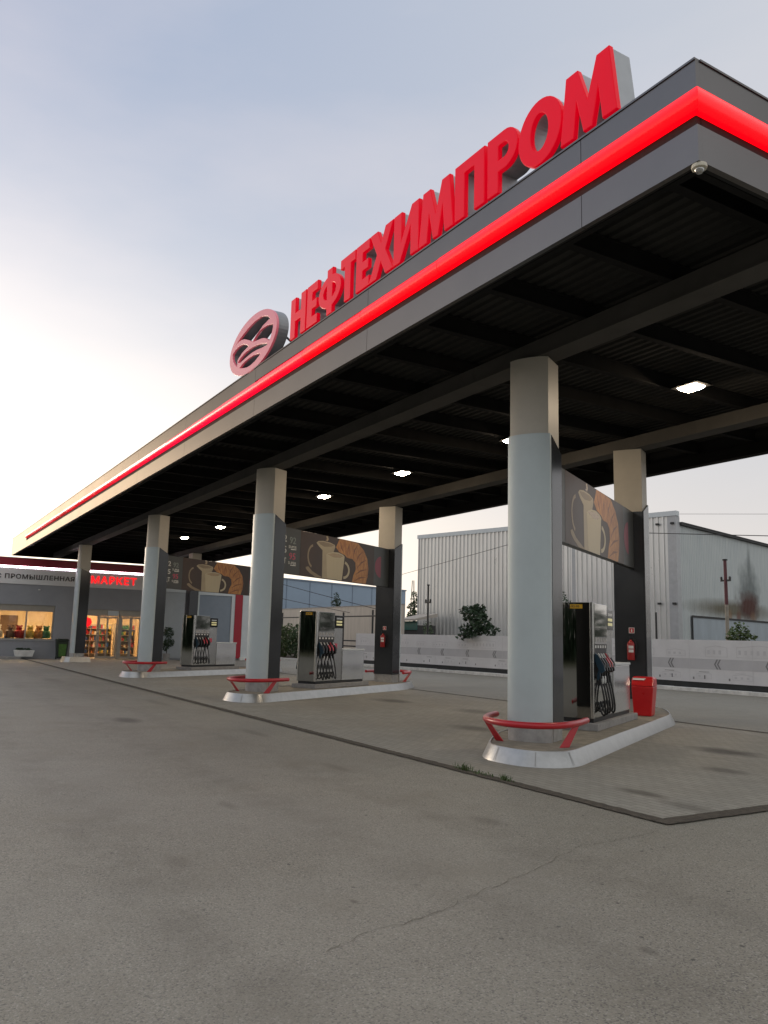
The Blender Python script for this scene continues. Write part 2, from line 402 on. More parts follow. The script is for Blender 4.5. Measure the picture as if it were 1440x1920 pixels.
# (x,y)->(x,0,z) facing -y ; and facing +x
FACE_MY = Matrix(((1, 0, 0, 0), (0, 0, -1, 0), (0, 1, 0, 0), (0, 0, 0, 1)))
FACE_PX = Matrix(((0, 0, 1, 0), (1, 0, 0, 0), (0, 1, 0, 0), (0, 0, 0, 1)))

# ------------------------------------------------------------------ foliage
def leaf_cloud(rng, clumps, n, size, sq=.55):
    """many small bent leaves round clump centres ((x,y,z),(rx,ry,rz))"""
    mb = MB()
    tot = sum(c[1][0] * c[1][1] * c[1][2] for c in clumps)
    for (cx, cy, cz), (rx, ry, rz) in clumps:
        k = max(12, int(n * rx * ry * rz / tot))
        for _ in range(k):
            while True:
                p = Vector((rng.uniform(-1, 1), rng.uniform(-1, 1), rng.uniform(-1, 1)))
                if p.length < 1: break
            p = p.normalized() * (p.length ** .55) * rng.uniform(.75, 1.12)
            c = Vector((cx + p.x * rx, cy + p.y * ry, cz + p.z * rz))
            s = size * rng.uniform(.6, 1.3)
            a = Vector((rng.gauss(0, 1), rng.gauss(0, 1), rng.gauss(0, .6))).normalized()
            b = a.cross(Vector((rng.gauss(0, 1), rng.gauss(0, 1), rng.gauss(0, 1)))).normalized()
            nn = a.cross(b)
            mb.add([c - a * s, c + b * s * sq + nn * s * .12, c + a * s, c - b * s * sq + nn * s * .12], [(0, 1, 2, 3)])
    return mb
def plant(name, label, cat, loc, clumps, n, size, lm, seed, trunk=None, group=None):
    t = thing(name, label, cat, loc, 0, group); rng = random.Random(seed)
    leaf_cloud(rng, clumps, n, size).build('crown', M[lm], t, fixn=False)
    tb = MB()
    base = trunk or (0, 0, 0)
    top = Vector(clumps[0][0])
    mid = (Vector(base) + top) * .5 + Vector((.08, .05, 0))
    h = max(.3, (top - Vector(base)).length)
    tb.tube([base, mid, top], [h * .03 + .02, h * .02 + .015, .012], 7)
    for c, r in clumps[1:]:
        tb.tube([mid, (mid + Vector(c)) * .5 + Vector((0, 0, .06)), c], [.018 + h * .008, .013, .006], 5)
    tb.build('trunk', M['bark'], t, smooth=True)
    return t

# ------------------------------------------------------------------ camera
F_PX = 1526.07; yaw, pitch, roll = R(149.2147), R(8.76332), R(1.4576)
fwd = Vector((math.cos(yaw) * math.cos(pitch), math.sin(yaw) * math.cos(pitch), math.sin(pitch)))
rt = Vector((math.sin(yaw), -math.cos(yaw), 0)); up = rt.cross(fwd)
r2 = rt * math.cos(roll) + up * math.sin(roll); u2 = up * math.cos(roll) - rt * math.sin(roll)
cd = bpy.data.cameras.new('camera'); cam = bpy.data.objects.new('camera', cd); col.objects.link(cam)
cd.sensor_width = 36; cd.sensor_fit = 'AUTO'; cd.lens = F_PX / 1920 * 36; cd.clip_start = .05; cd.clip_end = 5000
mw = Matrix.Identity(4)
for i in range(3): mw[i][0] = r2[i]; mw[i][1] = u2[i]; mw[i][2] = -fwd[i]
mw[2][3] = 1.6; cam.matrix_world = mw; sc.camera = cam

# ------------------------------------------------------------------ sky and sun
SUN_AZ = 194.; SUN_EL = 3.0
w = bpy.data.worlds.new('World'); sc.world = w; w.use_nodes = True; nt = w.node_tree
bg = nt.nodes['Background']
sky = nt.nodes.new('ShaderNodeTexSky'); sky.sky_type = 'NISHITA'; sky.sun_disc = False
sky.sun_elevation = R(SUN_EL); sky.sun_rotation = R(90 - SUN_AZ)
sky.air_density = 1.0; sky.dust_density = 3.0; sky.ozone_density = 1.6
gen = nt.nodes.new('ShaderNodeTexCoord').outputs['Generated']
sz = nt.nodes.new('ShaderNodeSeparateXYZ'); nt.links.new(gen, sz.inputs[0]); el = sz.outputs[2]
sunv = Vector((math.cos(R(SUN_AZ)) * math.cos(R(9)), math.sin(R(SUN_AZ)) * math.cos(R(9)), math.sin(R(9))))
dt = nt.nodes.new('ShaderNodeVectorMath'); dt.operation = 'DOT_PRODUCT'; nt.links.new(gen, dt.inputs[0]); dt.inputs[1].default_value = sunv
near = remap(nt, dt.outputs['Value'], -1., 1., 0, 1)          # 0 opposite the sun, 1 at the sun
# proximity in azimuth only
flat = nt.nodes.new('ShaderNodeVectorMath'); flat.operation = 'MULTIPLY'; nt.links.new(gen, flat.inputs[0]); flat.inputs[1].default_value = (1, 1, 0)
fn = nt.nodes.new('ShaderNodeVectorMath'); fn.operation = 'NORMALIZE'; nt.links.new(flat.outputs[0], fn.inputs[0])
da = nt.nodes.new('ShaderNodeVectorMath'); da.operation = 'DOT_PRODUCT'; nt.links.new(fn.outputs[0], da.inputs[0]); da.inputs[1].default_value = (math.cos(R(SUN_AZ)), math.sin(R(SUN_AZ)), 0)
azn = remap(nt, da.outputs['Value'], -1., 1., 0, 1)
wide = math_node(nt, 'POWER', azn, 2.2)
low = math_node(nt, 'POWER', remap(nt, el, 0., .62, 1., 0.), 2.6)
glow = math_node(nt, 'MULTIPLY', math_node(nt, 'POWER', azn, 9.), math_node(nt, 'POWER', remap(nt, el, .0, .68, 1., 0.), 2.0))
# dusk air: lavender blue above, cream near the horizon on the sun side
zen = mixc(nt, wide, (2.5, 2.5, 2.52), (1.27, 1.53, 2.08))  # unseen half away from the sun brightened as fill light
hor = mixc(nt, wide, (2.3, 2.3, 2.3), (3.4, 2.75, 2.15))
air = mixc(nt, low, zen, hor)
air = mixc(nt, .95, sky.outputs['Color'], air)
# thin high cloud veils
mp = nt.nodes.new('ShaderNodeMapping'); mp.inputs['Rotation'].default_value = (R(14), R(-24), R(35)); mp.inputs['Scale'].default_value = (1.0, 1.6, 4.6)
nt.links.new(gen, mp.inputs['Vector'])
cl = noise(nt, mp.outputs['Vector'], 1.25, 6, .52)
clm = remap(nt, cl, .46, .78, 0, .34)
veil = mixc(nt, wide, (2.5, 2.5, 2.5), (2.9, 2.55, 2.6))
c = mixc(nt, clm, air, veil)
gl = nt.nodes.new('ShaderNodeMix'); gl.data_type = 'RGBA'; gl.blend_type = 'ADD'; gl.inputs['Factor'].default_value = 1.
gv = nt.nodes.new('ShaderNodeMix'); gv.data_type = 'RGBA'; gv.inputs['A'].default_value = (0, 0, 0, 1); gv.inputs['B'].default_value = (8., 6.9, 5.2, 1)
nt.links.new(glow, gv.inputs['Factor']); nt.links.new(c, gl.inputs['A']); nt.links.new(gv.outputs['Result'], gl.inputs['B'])
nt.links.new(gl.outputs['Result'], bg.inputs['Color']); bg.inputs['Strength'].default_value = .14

sd = bpy.data.lights.new('sun', 'SUN'); sd.energy = .35; sd.angle = R(14); sd.color = (1., .80, .6)
so = bpy.data.objects.new('sun', sd); col.objects.link(so)
sdir = Vector((math.cos(R(SUN_AZ)) * math.cos(R(SUN_EL + 3)), math.sin(R(SUN_AZ)) * math.cos(R(SUN_EL + 3)), math.sin(R(SUN_EL + 3))))
so.rotation_euler = sdir.to_track_quat('Z', 'Y').to_euler()
sc.view_settings.view_transform = 'Standard'; sc.view_settings.look = 'None'
sc.view_settings.exposure = 1.12; sc.view_settings.gamma = 1.

# ------------------------------------------------------------------ ground
g = MB().add([(-1500, -1500, 0), (1500, -1500, 0), (1500, 1500, 0), (-1500, 1500, 0)], [(0, 1, 2, 3)])
struct(g.build('ground', M['asphalt']))
struct(MB().box(-60, -5.42, 6.30, 14.25, -.05, .006).build('forecourt_paving', M['paver']))
j = MB()
def rough_strip(mb, a, b, wd, z, step=.07, amp=.012):
    a, b = Vector(a), Vector(b); d = b - a; n = int(d.length / step); t = d.normalized(); s = Vector((-t.y, t.x))
    prev = None
    for i in range(n + 1):
        p = a + d * (i / n); l = p + s * (wd / 2 + random.uniform(-amp, amp)); r_ = p - s * (wd / 2 + random.uniform(-amp, amp))
        if prev: mb.add([(*prev[0], z), (*prev[1], z), (*r_, z), (*l, z)], [(0, 1, 2, 3)])
        prev = (l, r_)
rough_strip(j, (-52, 6.22), (-5.30, 6.22), .17, .011)
rough_strip(j, (-5.30, 6.14), (-5.30, 14.3), .19, .0125)
rough_strip(j, (-5.2, 14.32), (-47, 14.32), .13, .011)
struct(j.build('paving_joint', M['joint']))
ck = MB()
path = [(-5.08, 5.84), (-5.02, 5.3), (-4.98, 4.8), (-4.74, 4.3), (-4.53, 3.78), (-4.36, 3.3), (-4.16, 2.84), (-4.1, 2.4), (-3.94, 2.04)]
fine = []
for i in range(len(path) - 1):
    for k in range(9):
        u = k / 9; fine.append(Vector((path[i][0] * (1 - u) + path[i + 1][0] * u + random.uniform(-.022, .022), path[i][1] * (1 - u) + path[i + 1][1] * u + random.uniform(-.015, .015))))
for i in range(len(fine) - 1):
    a, b = fine[i], fine[i + 1]; wd = random.uniform(.001, .0035); ck.add([(a.x - wd, a.y, .004), (a.x + wd, a.y, .004), (b.x + wd, b.y, .004), (b.x - wd, b.y, .004)], [(0, 1, 2, 3)])
struct(ck.build('asphalt_crack', M['crack'], fixn=False))
# weeds in the joint
rng = random.Random(4)
def tuft(x, y, n, h, label):
    mb = MB()
    for _ in range(n):
        a = rng.uniform(0, 2 * PI); l = .7 * h * rng.uniform(.4, 1.2); bx, by = rng.gauss(0, .085), rng.gauss(0, .03)
        lean = rng.uniform(.2, .9) * l; wd = rng.uniform(.003, .008)
        dx, dy = math.cos(a), math.sin(a)
        mb.add([(bx - dy * wd, by + dx * wd, 0), (bx + dy * wd, by - dx * wd, 0), (bx + dx * lean * .4 + dy * wd, by + dy * lean * .4 - dx * wd, l * .6), (bx + dx * lean * .4 - dy * wd, by + dy * lean * .4 + dx * wd, l * .6), (bx + dx * lean, by + dy * lean, l)],
               [(0, 1, 2, 3), (3, 2, 4)])
    o = mb.build('grass_tuft', M['leaf_light'], loc=(x, y, .012), fixn=False)
    tag(o, label, 'weed', 'weeds in the paving joint'); return o
tuft(-8.42, 6.25, 60, .11, 'biggest green weed tuft in the paving joint, farthest from the corner')
tuft(-8.02, 6.24, 26, .06, 'low flat weed tuft in the middle of the three by the paving edge')
tuft(-7.62, 6.24, 42, .09, 'green weed tuft in the joint nearest the corner of the paving')

# ------------------------------------------------------------------ canopy
YF, YR, XN, XF = 5.74, 16.40, -4.33, -52.8
ZB, ZT = 5.86, 6.85
cano = thing('canopy', 'large dark grey flat canopy with a glowing red stripe over the fuel pumps', 'canopy', (0, 0, 0))
def fascia(axis):
    """axis: function (t,o,z)->xyz, t along, o outward"""
    pass
def fascia_run(name, t0, t1, f, first):
    mb = MB(); L = 4.5; t = t0; cuts = [t0]
    k = first
    while k < t1 - .3:
        if k > t0 + .3: cuts.append(k)
        k += L
    cuts.append(t1)
    for a, b in zip(cuts[:-1], cuts[1:]):
        a2, b2 = a + (.004 if a != t0 else 0), b - (.004 if b != t1 else 0)
        for z0, z1 in ((6.575 if not (f is ff and b < -14) else 6.49, ZT), (ZB, 6.215)):
            mb.hexa([f(a2, 0, z0), f(b2, 0, z0), f(b2, -.06, z0), f(a2, -.06, z0)], [f(a2, 0, z1), f(b2, 0, z1), f(b2, -.06, z1), f(a2, -.06, z1)], 0)
    mb.hexa([f(t0 + .05, -.05, ZB + .02), f(t1 - .05, -.05, ZB + .02), f(t1 - .05, -.12, ZB + .02), f(t0 + .05, -.12, ZB + .02)],
            [f(t0 + .05, -.05, ZT - .02), f(t1 - .05, -.05, ZT - .02), f(t1 - .05, -.12, ZT - .02), f(t0 + .05, -.12, ZT - .02)], 1)
    if first < -10 and f is ff: mb.hexa([f(t0, 0, 6.2155), f(-46.71, 0, 6.2155), f(-46.71, -.049, 6.2155), f(t0, -.049, 6.2155)], [f(t0, 0, 6.4895), f(-46.71, 0, 6.4895), f(-46.71, -.049, 6.4895), f(t0, -.049, 6.4895)], 0)
    mb.hexa([f(t0, .012, ZT + .001), f(t1, .012, ZT + .001), f(t1, -.30, ZT + .001), f(t0, -.30, ZT + .001)], [f(t0, .012, ZT + .022), f(t1, .012, ZT + .022), f(t1, -.30, ZT + .022), f(t0, -.30, ZT + .022)], 0)
    return mb.build(name, [M['fascia'], M['dark_gap']], cano)
ff = lambda t, o, z: (t, YF - o, z); fs = lambda t, o, z: (XN + o, t, z); fr = lambda t, o, z: (t, YR + o, z); fe = lambda t, o, z: (XF - o, t, z)
fascia_run('fascia', XF + .003, XN, ff, -5.77 - 4.5 * 10)
fascia_run('fascia', YF + .0605, YR - .0605, fs, 8.5)
fascia_run('fascia', XF + .003, XN - .003, fr, -50)
fascia_run('fascia', YF + .07, YR - .07, fe, 9.0)
def strip(name, t0, t1, f, m, n0, n1, zt=6.568):
    """lit red channel; n0,n1 push the nose at mitred ends"""
    prof = [(-.045, zt), (.02, zt - .006), (.055, zt - .04), (.075, 6.46), (.075, 6.425), (.055, 6.37), (.02, 6.347), (-.045, 6.34)]
    mb = MB(); mb.loft([[f(t0 + n0 * max(o, 0), o, z) for o, z in prof], [f(t1 + n1 * max(o, 0), o, z) for o, z in prof]], 0)
    return mb.build(name, m, cano, smooth=True)
edges = [XN]
t = XN - 4.0
while t > -46.5: edges.append(t); t -= 2.05
edges.append(-46.7)
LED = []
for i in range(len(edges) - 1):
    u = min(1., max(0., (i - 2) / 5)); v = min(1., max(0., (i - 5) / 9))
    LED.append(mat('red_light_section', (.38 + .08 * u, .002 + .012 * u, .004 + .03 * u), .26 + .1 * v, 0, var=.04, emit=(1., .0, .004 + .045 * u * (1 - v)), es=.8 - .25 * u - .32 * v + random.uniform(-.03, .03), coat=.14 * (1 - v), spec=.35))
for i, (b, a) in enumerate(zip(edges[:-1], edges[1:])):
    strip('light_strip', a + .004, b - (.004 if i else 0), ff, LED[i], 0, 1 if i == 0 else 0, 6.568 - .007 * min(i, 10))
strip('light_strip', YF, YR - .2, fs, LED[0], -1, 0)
# roof deck with ribs along x
mb = MB(); y = YF + .13; prof = []
while y < YR - .13:
    prof += [(y, 6.42), (y + .07, 6.42), (y + .09, 6.46), (y + .16, 6.46)]; y += .18
prof = [p for p in prof if p[0] < YR - .12]
mb.loft([[(XF + .13, a, b) for a, b in prof], [(XN - .13, a, b) for a, b in prof]], 0, caps=False, closed=False)
mb.box(XF + .13, XN - .13, YF + .13, YR - .13, 6.50, 6.56)
mb.build('roof_deck', M['deck'], cano, fixn=False)
pm = MB()
px = XN - .75
while px > XF + .5:
    b = MB(); b.box(px - .06, px + .06, YF + .13, YR - .13, 6.16, 6.175).box(px - .012, px + .012, YF + .13, YR - .13, 6.175, 6.40).box(px - .06, px + .06, YF + .13, YR - .13, 6.40, 6.415)
    b.build('purlin', M['purlin'], cano); px -= 1.5
def ibeam(y):
    b = MB(); x0, x1 = XF + .14, XN - .14
    x = x0
    while x < x1:
        e_ = min(x1, x + 6.0); b.box(x + .002, e_ - .002, y - .20, y + .20, 5.885, 5.91).box(x + .002, e_ - .002, y - .18, y + .18, 5.911, 6.157); x += 6.0
    return b.build('main_beam', M['steel_dark'], cano)
COLS = [(-9.327, 8.228), (-19.633, 8.228), (-30.24, 8.228)]
ibeam(8.228); ibeam(13.92)
# edge channels closing the soffit at the fascia
e = MB(); e.box(XF + .14, XN - .13, YF + .122, YF + .20, ZB + .012, 6.15).box(XF + .14, XN - .13, YR - .2, YR - .122, ZB + .012, 6.15).box(XN - .2, XN - .122, YF + .21, YR - .21, ZB + .012, 6.15).box(XF + .122, XF + .2, YF + .21, YR - .21, ZB + .012, 6.15)
e.build('edge_channel', M['purlin'], cano)
# lamps under the canopy
LX = [-9.15, -14.0, -18.7, -23.5, -28.4, -33.3, -38.3]
lab = ['nearest', 'second', 'third', 'fourth', 'fifth', 'sixth', 'farthest']
where = ['canopy floodlight nearest the camera, warm glowing square under the dark deck', 'warm lit canopy light half hidden behind the upper part of the nearest column', 'lit canopy light above the middle fuel pump, right of the second column',
         'lit canopy light just left of the light above the middle pump', 'lit canopy light hidden behind the second column from the camera', 'lit canopy light right of the third column, second farthest of the row', 'farthest lit canopy light, closest to the shop']
lamp0 = None
for x, lb in zip(LX, where):
    if lamp0 is None:
        t = thing('canopy_lamp', lb, 'ceiling light', (x, 11.7, 6.16), 0, 'lit lamps under the canopy')
        b = MB(); b.loft([[(-.29, -.22, -.055), (.29, -.22, -.055), (.29, .22, -.055), (-.29, .22, -.055)], [(-.26, -.19, 0), (.26, -.19, 0), (.26, .19, 0), (-.26, .19, 0)]]); b.build('housing', M['purlin'], t, bevel=.008)
        b = MB(); b.loft([[(-.14, -.10, -.105), (.14, -.10, -.105), (.14, .10, -.105), (-.14, .10, -.105)], [(-.19, -.14, -.056), (.19, -.14, -.056), (.19, .14, -.056), (-.19, .14, -.056)]]); b.build('lens', M['lamp_glass'], t)
        lamp0 = t
    else: dup(lamp0, (x, 11.7, 6.16), 0, lb)
# dome camera at the corner
t = thing('dome_camera', 'cream dome security camera under the near corner of the canopy', 'security camera', (XN - .05, YF + .07, ZB))
t.scale = (.78, .78, .78)
MB().lathe([(0.001, .0), (.085, 0), (.09, -.02), (.085, -.045), (.06, -.055), (.001, -.055)], 20).build('housing', M['cctv'], t, smooth=True)
MB().lathe([(.055, -.054), (.052, -.075), (.035, -.095), (.001, -.102)], 16).build('lens_dome', M['steel_mid'], t, smooth=True)

# ------------------------------------------------------------------ rooftop sign
def rect(x0, x1, y0, y1): return [(x0, y0), (x1, y0), (x1, y1), (x0, y1)]
def ell(cx, cy, rx, ry, n=28, a0=0, a1=2 * PI): return [(cx + rx * math.cos(a0 + (a1 - a0) * k / n), cy + ry * math.sin(a0 + (a1 - a0) * k / n)) for k in range(n if abs(a1 - a0 - 2 * PI) < 1e-6 else n + 1)]
S = .19
def gN(w): return [[(0, 0), (S, 0), (S, .30), (w - S, .30), (w - S, 0), (w, 0), (w, .74), (w - S, .74), (w - S, .44), (S, .44), (S, .74), (0, .74)]]
def gE(w): return [[(0, 0), (w, 0), (w, .14), (S, .14), (S, .30), (w * .92, .30), (w * .92, .43), (S, .43), (S, .60), (w, .60), (w, .74), (0, .74)]]
def gT(w): c = w / 2; s = S / 2; return [[(c - s, 0), (c + s, 0), (c + s, .60), (w, .60), (w, .74), (0, .74), (0, .60), (c - s, .60)]]
def gX(w): return [[(0, 0), (.21, 0), (w / 2, .245), (w - .21, 0), (w, 0), (w / 2 + .115, .375), (w - .02, .74), (w - .22, .74), (w / 2, .50), (.22, .74), (.02, .74), (w / 2 - .115, .375)]]
def gI(w): return [[(0, 0), (.17, 0), (w - S, .47), (w - S, 0), (w, 0), (w, .74), (w - .17, .74), (S, .27), (S, .74), (0, .74)]]
def gM(w): return [[(0, 0), (.18, 0), (.235, .44), (w / 2 - .055, 0), (w / 2 + .055, 0), (w - .235, .44), (w - .18, 0), (w, 0), (w - .09, .74), (w - .25, .74), (w / 2, .30), (.25, .74), (.09, .74)]]
def gPi(w): return [[(0, 0), (S, 0), (S, .60), (w - S, .60), (w - S, 0), (w, 0), (w, .74), (0, .74)]]
def gP(w):
    o = [(0, 0), (S, 0), (S, .26)] + [(w - .24 + .24 * math.cos(a), .50 + .24 * math.sin(a)) for a in [-PI / 2 + PI * k / 14 for k in range(15)]] + [(0, .74)]
    i = [(S, .39)] + [(w - .25 + .10 * math.cos(a), .495 + .105 * math.sin(a)) for a in [-PI / 2 + PI * k / 10 for k in range(11)]] + [(S, .60)]
    return [o, i]
def gO(w): return [ell(w / 2, .37, w / 2, .385, 36), ell(w / 2, .37, w / 2 - .195, .235, 30)]
def gF(w):
    c = w / 2; s = .09; ry = .27; rx = w / 2; a1 = math.acos(s / rx)
    up_ = [(c + s, .74), (c - s, .74)]
    left = ell(c, .37, rx, ry, 16, PI - a1, PI + a1) ; right = ell(c, .37, rx, ry, 16, -a1, a1)
    o = [(c - s, .76)] + left + [(c - s, -.02), (c + s, -.02)] + right + [(c + s, .76)]
    b1 = math.acos(s / (rx - .16)); il = ell(c, .37, rx - .16, ry - .125, 12, PI - b1, PI + b1); ir = ell(c, .37, rx - .16, ry - .125, 12, -b1, b1)
    return [o, il, ir]
LET = [('Н', gN, -13.12, -12.50), ('Е', gE, -12.43, -12.03), ('Ф', gF, -11.97, -11.17), ('Т', gT, -11.18, -10.70), ('Е', gE, -10.65, -10.25), ('Х', gX, -10.23, -9.55), ('И', gI, -9.52, -8.88),
       ('М', gM, -8.85, -8.06), ('П', gPi, -8.01, -7.41), ('Р', gP, -7.33, -6.78), ('О', gO, -6.75, -6.05), ('М', gM, -6.05, -5.26)]
sign = thing('rooftop_sign', 'big red rooftop letters spelling НЕФТЕХИМПРОМ along the canopy edge', 'sign', (-9.2, YF, ZT + .03))
for ch, gf, x0, x1 in LET:
    me = curve_mesh(gf(x1 - x0), .12)
    lo = place_mesh(me, 'letter', M['letter_edge'], sign, Matrix.Translation((x0 + 9.2, .175, .04)) @ FACE_MY)
    me = curve_mesh(gf(x1 - x0), .024, .010, 1)
    place_mesh(me, 'letter_face', M['letter_face'], lo, Matrix.Translation((x0 + 9.2, .018, .04)) @ FACE_MY)
b = MB(); b.box(-3.95, 3.9, .20, .24, -.005, .035)
for x0 in [l[2] for l in LET]: b.box(x0 + 9.2 + .03, x0 + 9.2 + .07, .20, .26, -.03, .2)
b.build('mounting_rail', M['steel_dark'], sign)
MB().box(-5.455 + 9.2, -5.43 + 9.2, .30, .325, -.03, .62).build('support_post', M['pole_dark'], sign)
# emblem
out = ell(.03, .573, 1.262, .592, 56)
H = [[(-.985, .795), (-.83, .85), (-.635, .905), (-.207, .985), (.126, 1.016), (.496, 1.0), (.811, .905), (.92, .82), (.961, .798), (.872, .795), (.589, .771), (.332, .691), (.147, .64), (.026, .606), (-.09, .668), (-.2, .715), (-.414, .798), (-.56, .825), (-.715, .835), (-.86, .825)],
     [(.086, .577), (.17, .64), (.278, .687), (.42, .715), (.569, .724), (.70, .72), (.831, .708), (1.105, .645), (1.115, .58), (1.094, .523), (1.031, .417), (.963, .344), (.85, .40), (.731, .464), (.62, .498), (.514, .52), (.295, .55)],
     [(-1.074, .659), (-.912, .715), (-.76, .733), (-.611, .728), (-.47, .71), (-.339, .673), (-.123, .563), (-.322, .55), (-.522, .52), (-.75, .438), (-.753, .29), (-.85, .34), (-.928, .408), (-1.0, .475), (-1.058, .549)],
     [(-.741, .378), (-.571, .443), (-.42, .47), (-.255, .486), (-.08, .489), (.084, .484), (.28, .463), (.472, .431), (.68, .38), (.878, .318), (.843, .286), (.593, .309), (.321, .347), (.044, .364), (-.295, .352), (-.585, .332)],
     [(-.629, .228), (-.43, .279), (-.28, .296), (-.116, .301), (.04, .299), (.193, .288), (.36, .26), (.525, .222), (.477, .183), (.24, .133), (.1, .118), (-.034, .112), (-.18, .122), (-.324, .149), (-.48, .185)]]
emb = thing('rooftop_emblem', 'oval rooftop emblem of curved wave hills left of the red letters', 'emblem', (-15.07, YF, ZT + .02))
eb = place_mesh(curve_mesh([out] + H, .10), 'emblem_body', M['emblem_edge'], emb, Matrix.Translation((0, .14, 0)) @ FACE_MY)
place_mesh(curve_mesh([out] + H, .018, .006, 1), 'emblem_face', M['emblem_face'], eb, Matrix.Translation((0, .012, 0)) @ FACE_MY)
for pa in ([(.9, .24, .6), (1.35, .75, -.05)], [(-.6, .24, .6), (-.6, .8, -.05)]): MB().tube(pa, .022).build('stay', M['pole_dark'], emb)

# ------------------------------------------------------------------ columns
IA = R(29.4)
def make_column(label, loc, rz, band=True):
    t = thing('canopy_column', label, 'column', loc, rz, 'columns carrying the canopy')
    W, D = .315, .25
    cr = [(-W + .012 + (2 * W - .024) * k / 14, -D - .005 - .075 * (1 - abs(-1 + 2 * k / 14) ** 2.4)) for k in range(15)] + [(W - .012, D - .012), (-W + .012, D - .012)]
    b = MB(); b.loft([[(x, y, .17) for x, y in cr], [(x, y, 5.884) for x, y in cr]]); b.build('core', M['core'], t, smooth=True)
    # bowed light panel on the outer end (local -y)
    n = 14; ring = []
    for k in range(n + 1):
        u = -1 + 2 * k / n; ring.append((u * (W + .016), -D - .02 - .10 * (1 - abs(u) ** 2.4)))
    ring += [(W + .016, -D + .04), (-W - .016, -D + .04)]
    b = MB()
    b.loft([[(x, y, .44) for x, y in ring], [(x, y, 4.68) for x, y in ring]]); b.build('front_panel', M['panel_light'], t, smooth=True)
    b = MB(); b.loft([[(x * .985, y * .985 if y < 0 else y, .16) for x, y in ring], [(x * .985, y * .985 if y < 0 else y, .43) for x, y in ring]]); b.build('base_panel', M['base_grey'], t, smooth=True)
    # black cladding on sides and back with slanted top
    for s in (-1, 1):
        x0, x1 = sorted((s * (W - .01), s * (W + .022)))
        lo = [(x0, -D + .042, .44), (x1, -D + .042, .44), (x1, D + .02, .44), (x0, D + .02, .44)]
        hi = [(x0, -D + .042, 4.67), (x1, -D + .042, 4.67), (x1, D + .02, 4.47), (x0, D + .02, 4.47)]
        b = MB(); b.hexa(lo, hi); b.build('side_cladding', M['clad'], t, bevel=.006)
    b = MB(); b.box(-W + .011, W - .011, D - .011, D + .022, .44, 4.468); b.build('back_cladding', M['clad'], t)
    b = MB(); b.box(-W - .005, W + .005, -D + .1, D + .005, .16, .435); b.build('base_block', M['base_grey'], t)
    return t
def on_isl(i, s, w):
    a = R(119.4); d = (math.cos(a), math.sin(a)); n = (d[1], -d[0]); c = COLS[i]
    return (c[0] + d[0] * s + n[0] * w, c[1] + d[1] * s + n[1] * w)
REAR = [(-12.60, 13.92), (-22.92, 13.92), (-33.51, 13.92)]
c0 = make_column('nearest tall light grey rounded canopy column with a red guard rail', (*COLS[0], 0), IA)
dup(c0, (*COLS[1], 0), IA, 'second light grey front column, left of the middle fuel pump')
dup(c0, (*COLS[2], 0), IA, 'third light grey front column, left of the farthest fuel pump')
dup(c0, (-43.55, 8.2, 0), R(2), 'farthest front column, standing before the shop entrance by the green bin')
dup(c0, (*REAR[0], 0), IA + PI, 'black clad rear column beside the red box and the nearest pump')
dup(c0, (*REAR[1], 0), IA + PI, 'black clad rear column with an extinguisher right of the middle pump')
dup(c0, (*REAR[2], 0), IA + PI, 'black clad rear column hidden behind the second front column')
dup(c0, (-43.55, 13.95, 0), R(182), 'black clad rear column behind the farthest fuel pump')

# ------------------------------------------------------------------ islands
half = [(.95, -.90), (.5, -.86), (-.1, -.72), (-.6, -.57), (-.95, -.43), (-1.2, -.22), (-1.36, .08), (-1.42, .35), (-1.36, .60), (-1.2, .80), (-.98, .90), (-.75, .925)]
def smooth_path(pts, n=4):
    out = []
    P = [pts[0]] + pts + [pts[-1]]
    for i in range(1, len(P) - 2):
        for k in range(n):
            u = k / n; q = []
            for d in (0, 1):
                p0, p1, p2, p3 = P[i - 1][d], P[i][d], P[i + 1][d], P[i + 2][d]
                q.append(.5 * (2 * p1 + (p2 - p0) * u + (2 * p0 - 5 * p1 + 4 * p2 - p3) * u * u + (3 * p1 - p0 - 3 * p2 + p3) * u ** 3))
            out.append(tuple(q))
    out.append(pts[-1]); return out
def island_outline(L):
    a = smooth_path(half); b = [(L - s, -w) for s, w in a]; return a + b   # (s,w)
def inset(pts, d):
    n = len(pts); out = []
    for i in range(n):
        p0, p1, p2 = Vector(pts[i - 1]), Vector(pts[i]), Vector(pts[(i + 1) % n])
        t = (p2 - p0).normalized(); nrm = Vector((t.y, -t.x)); out.append(tuple(p1 - nrm * d))
    return out
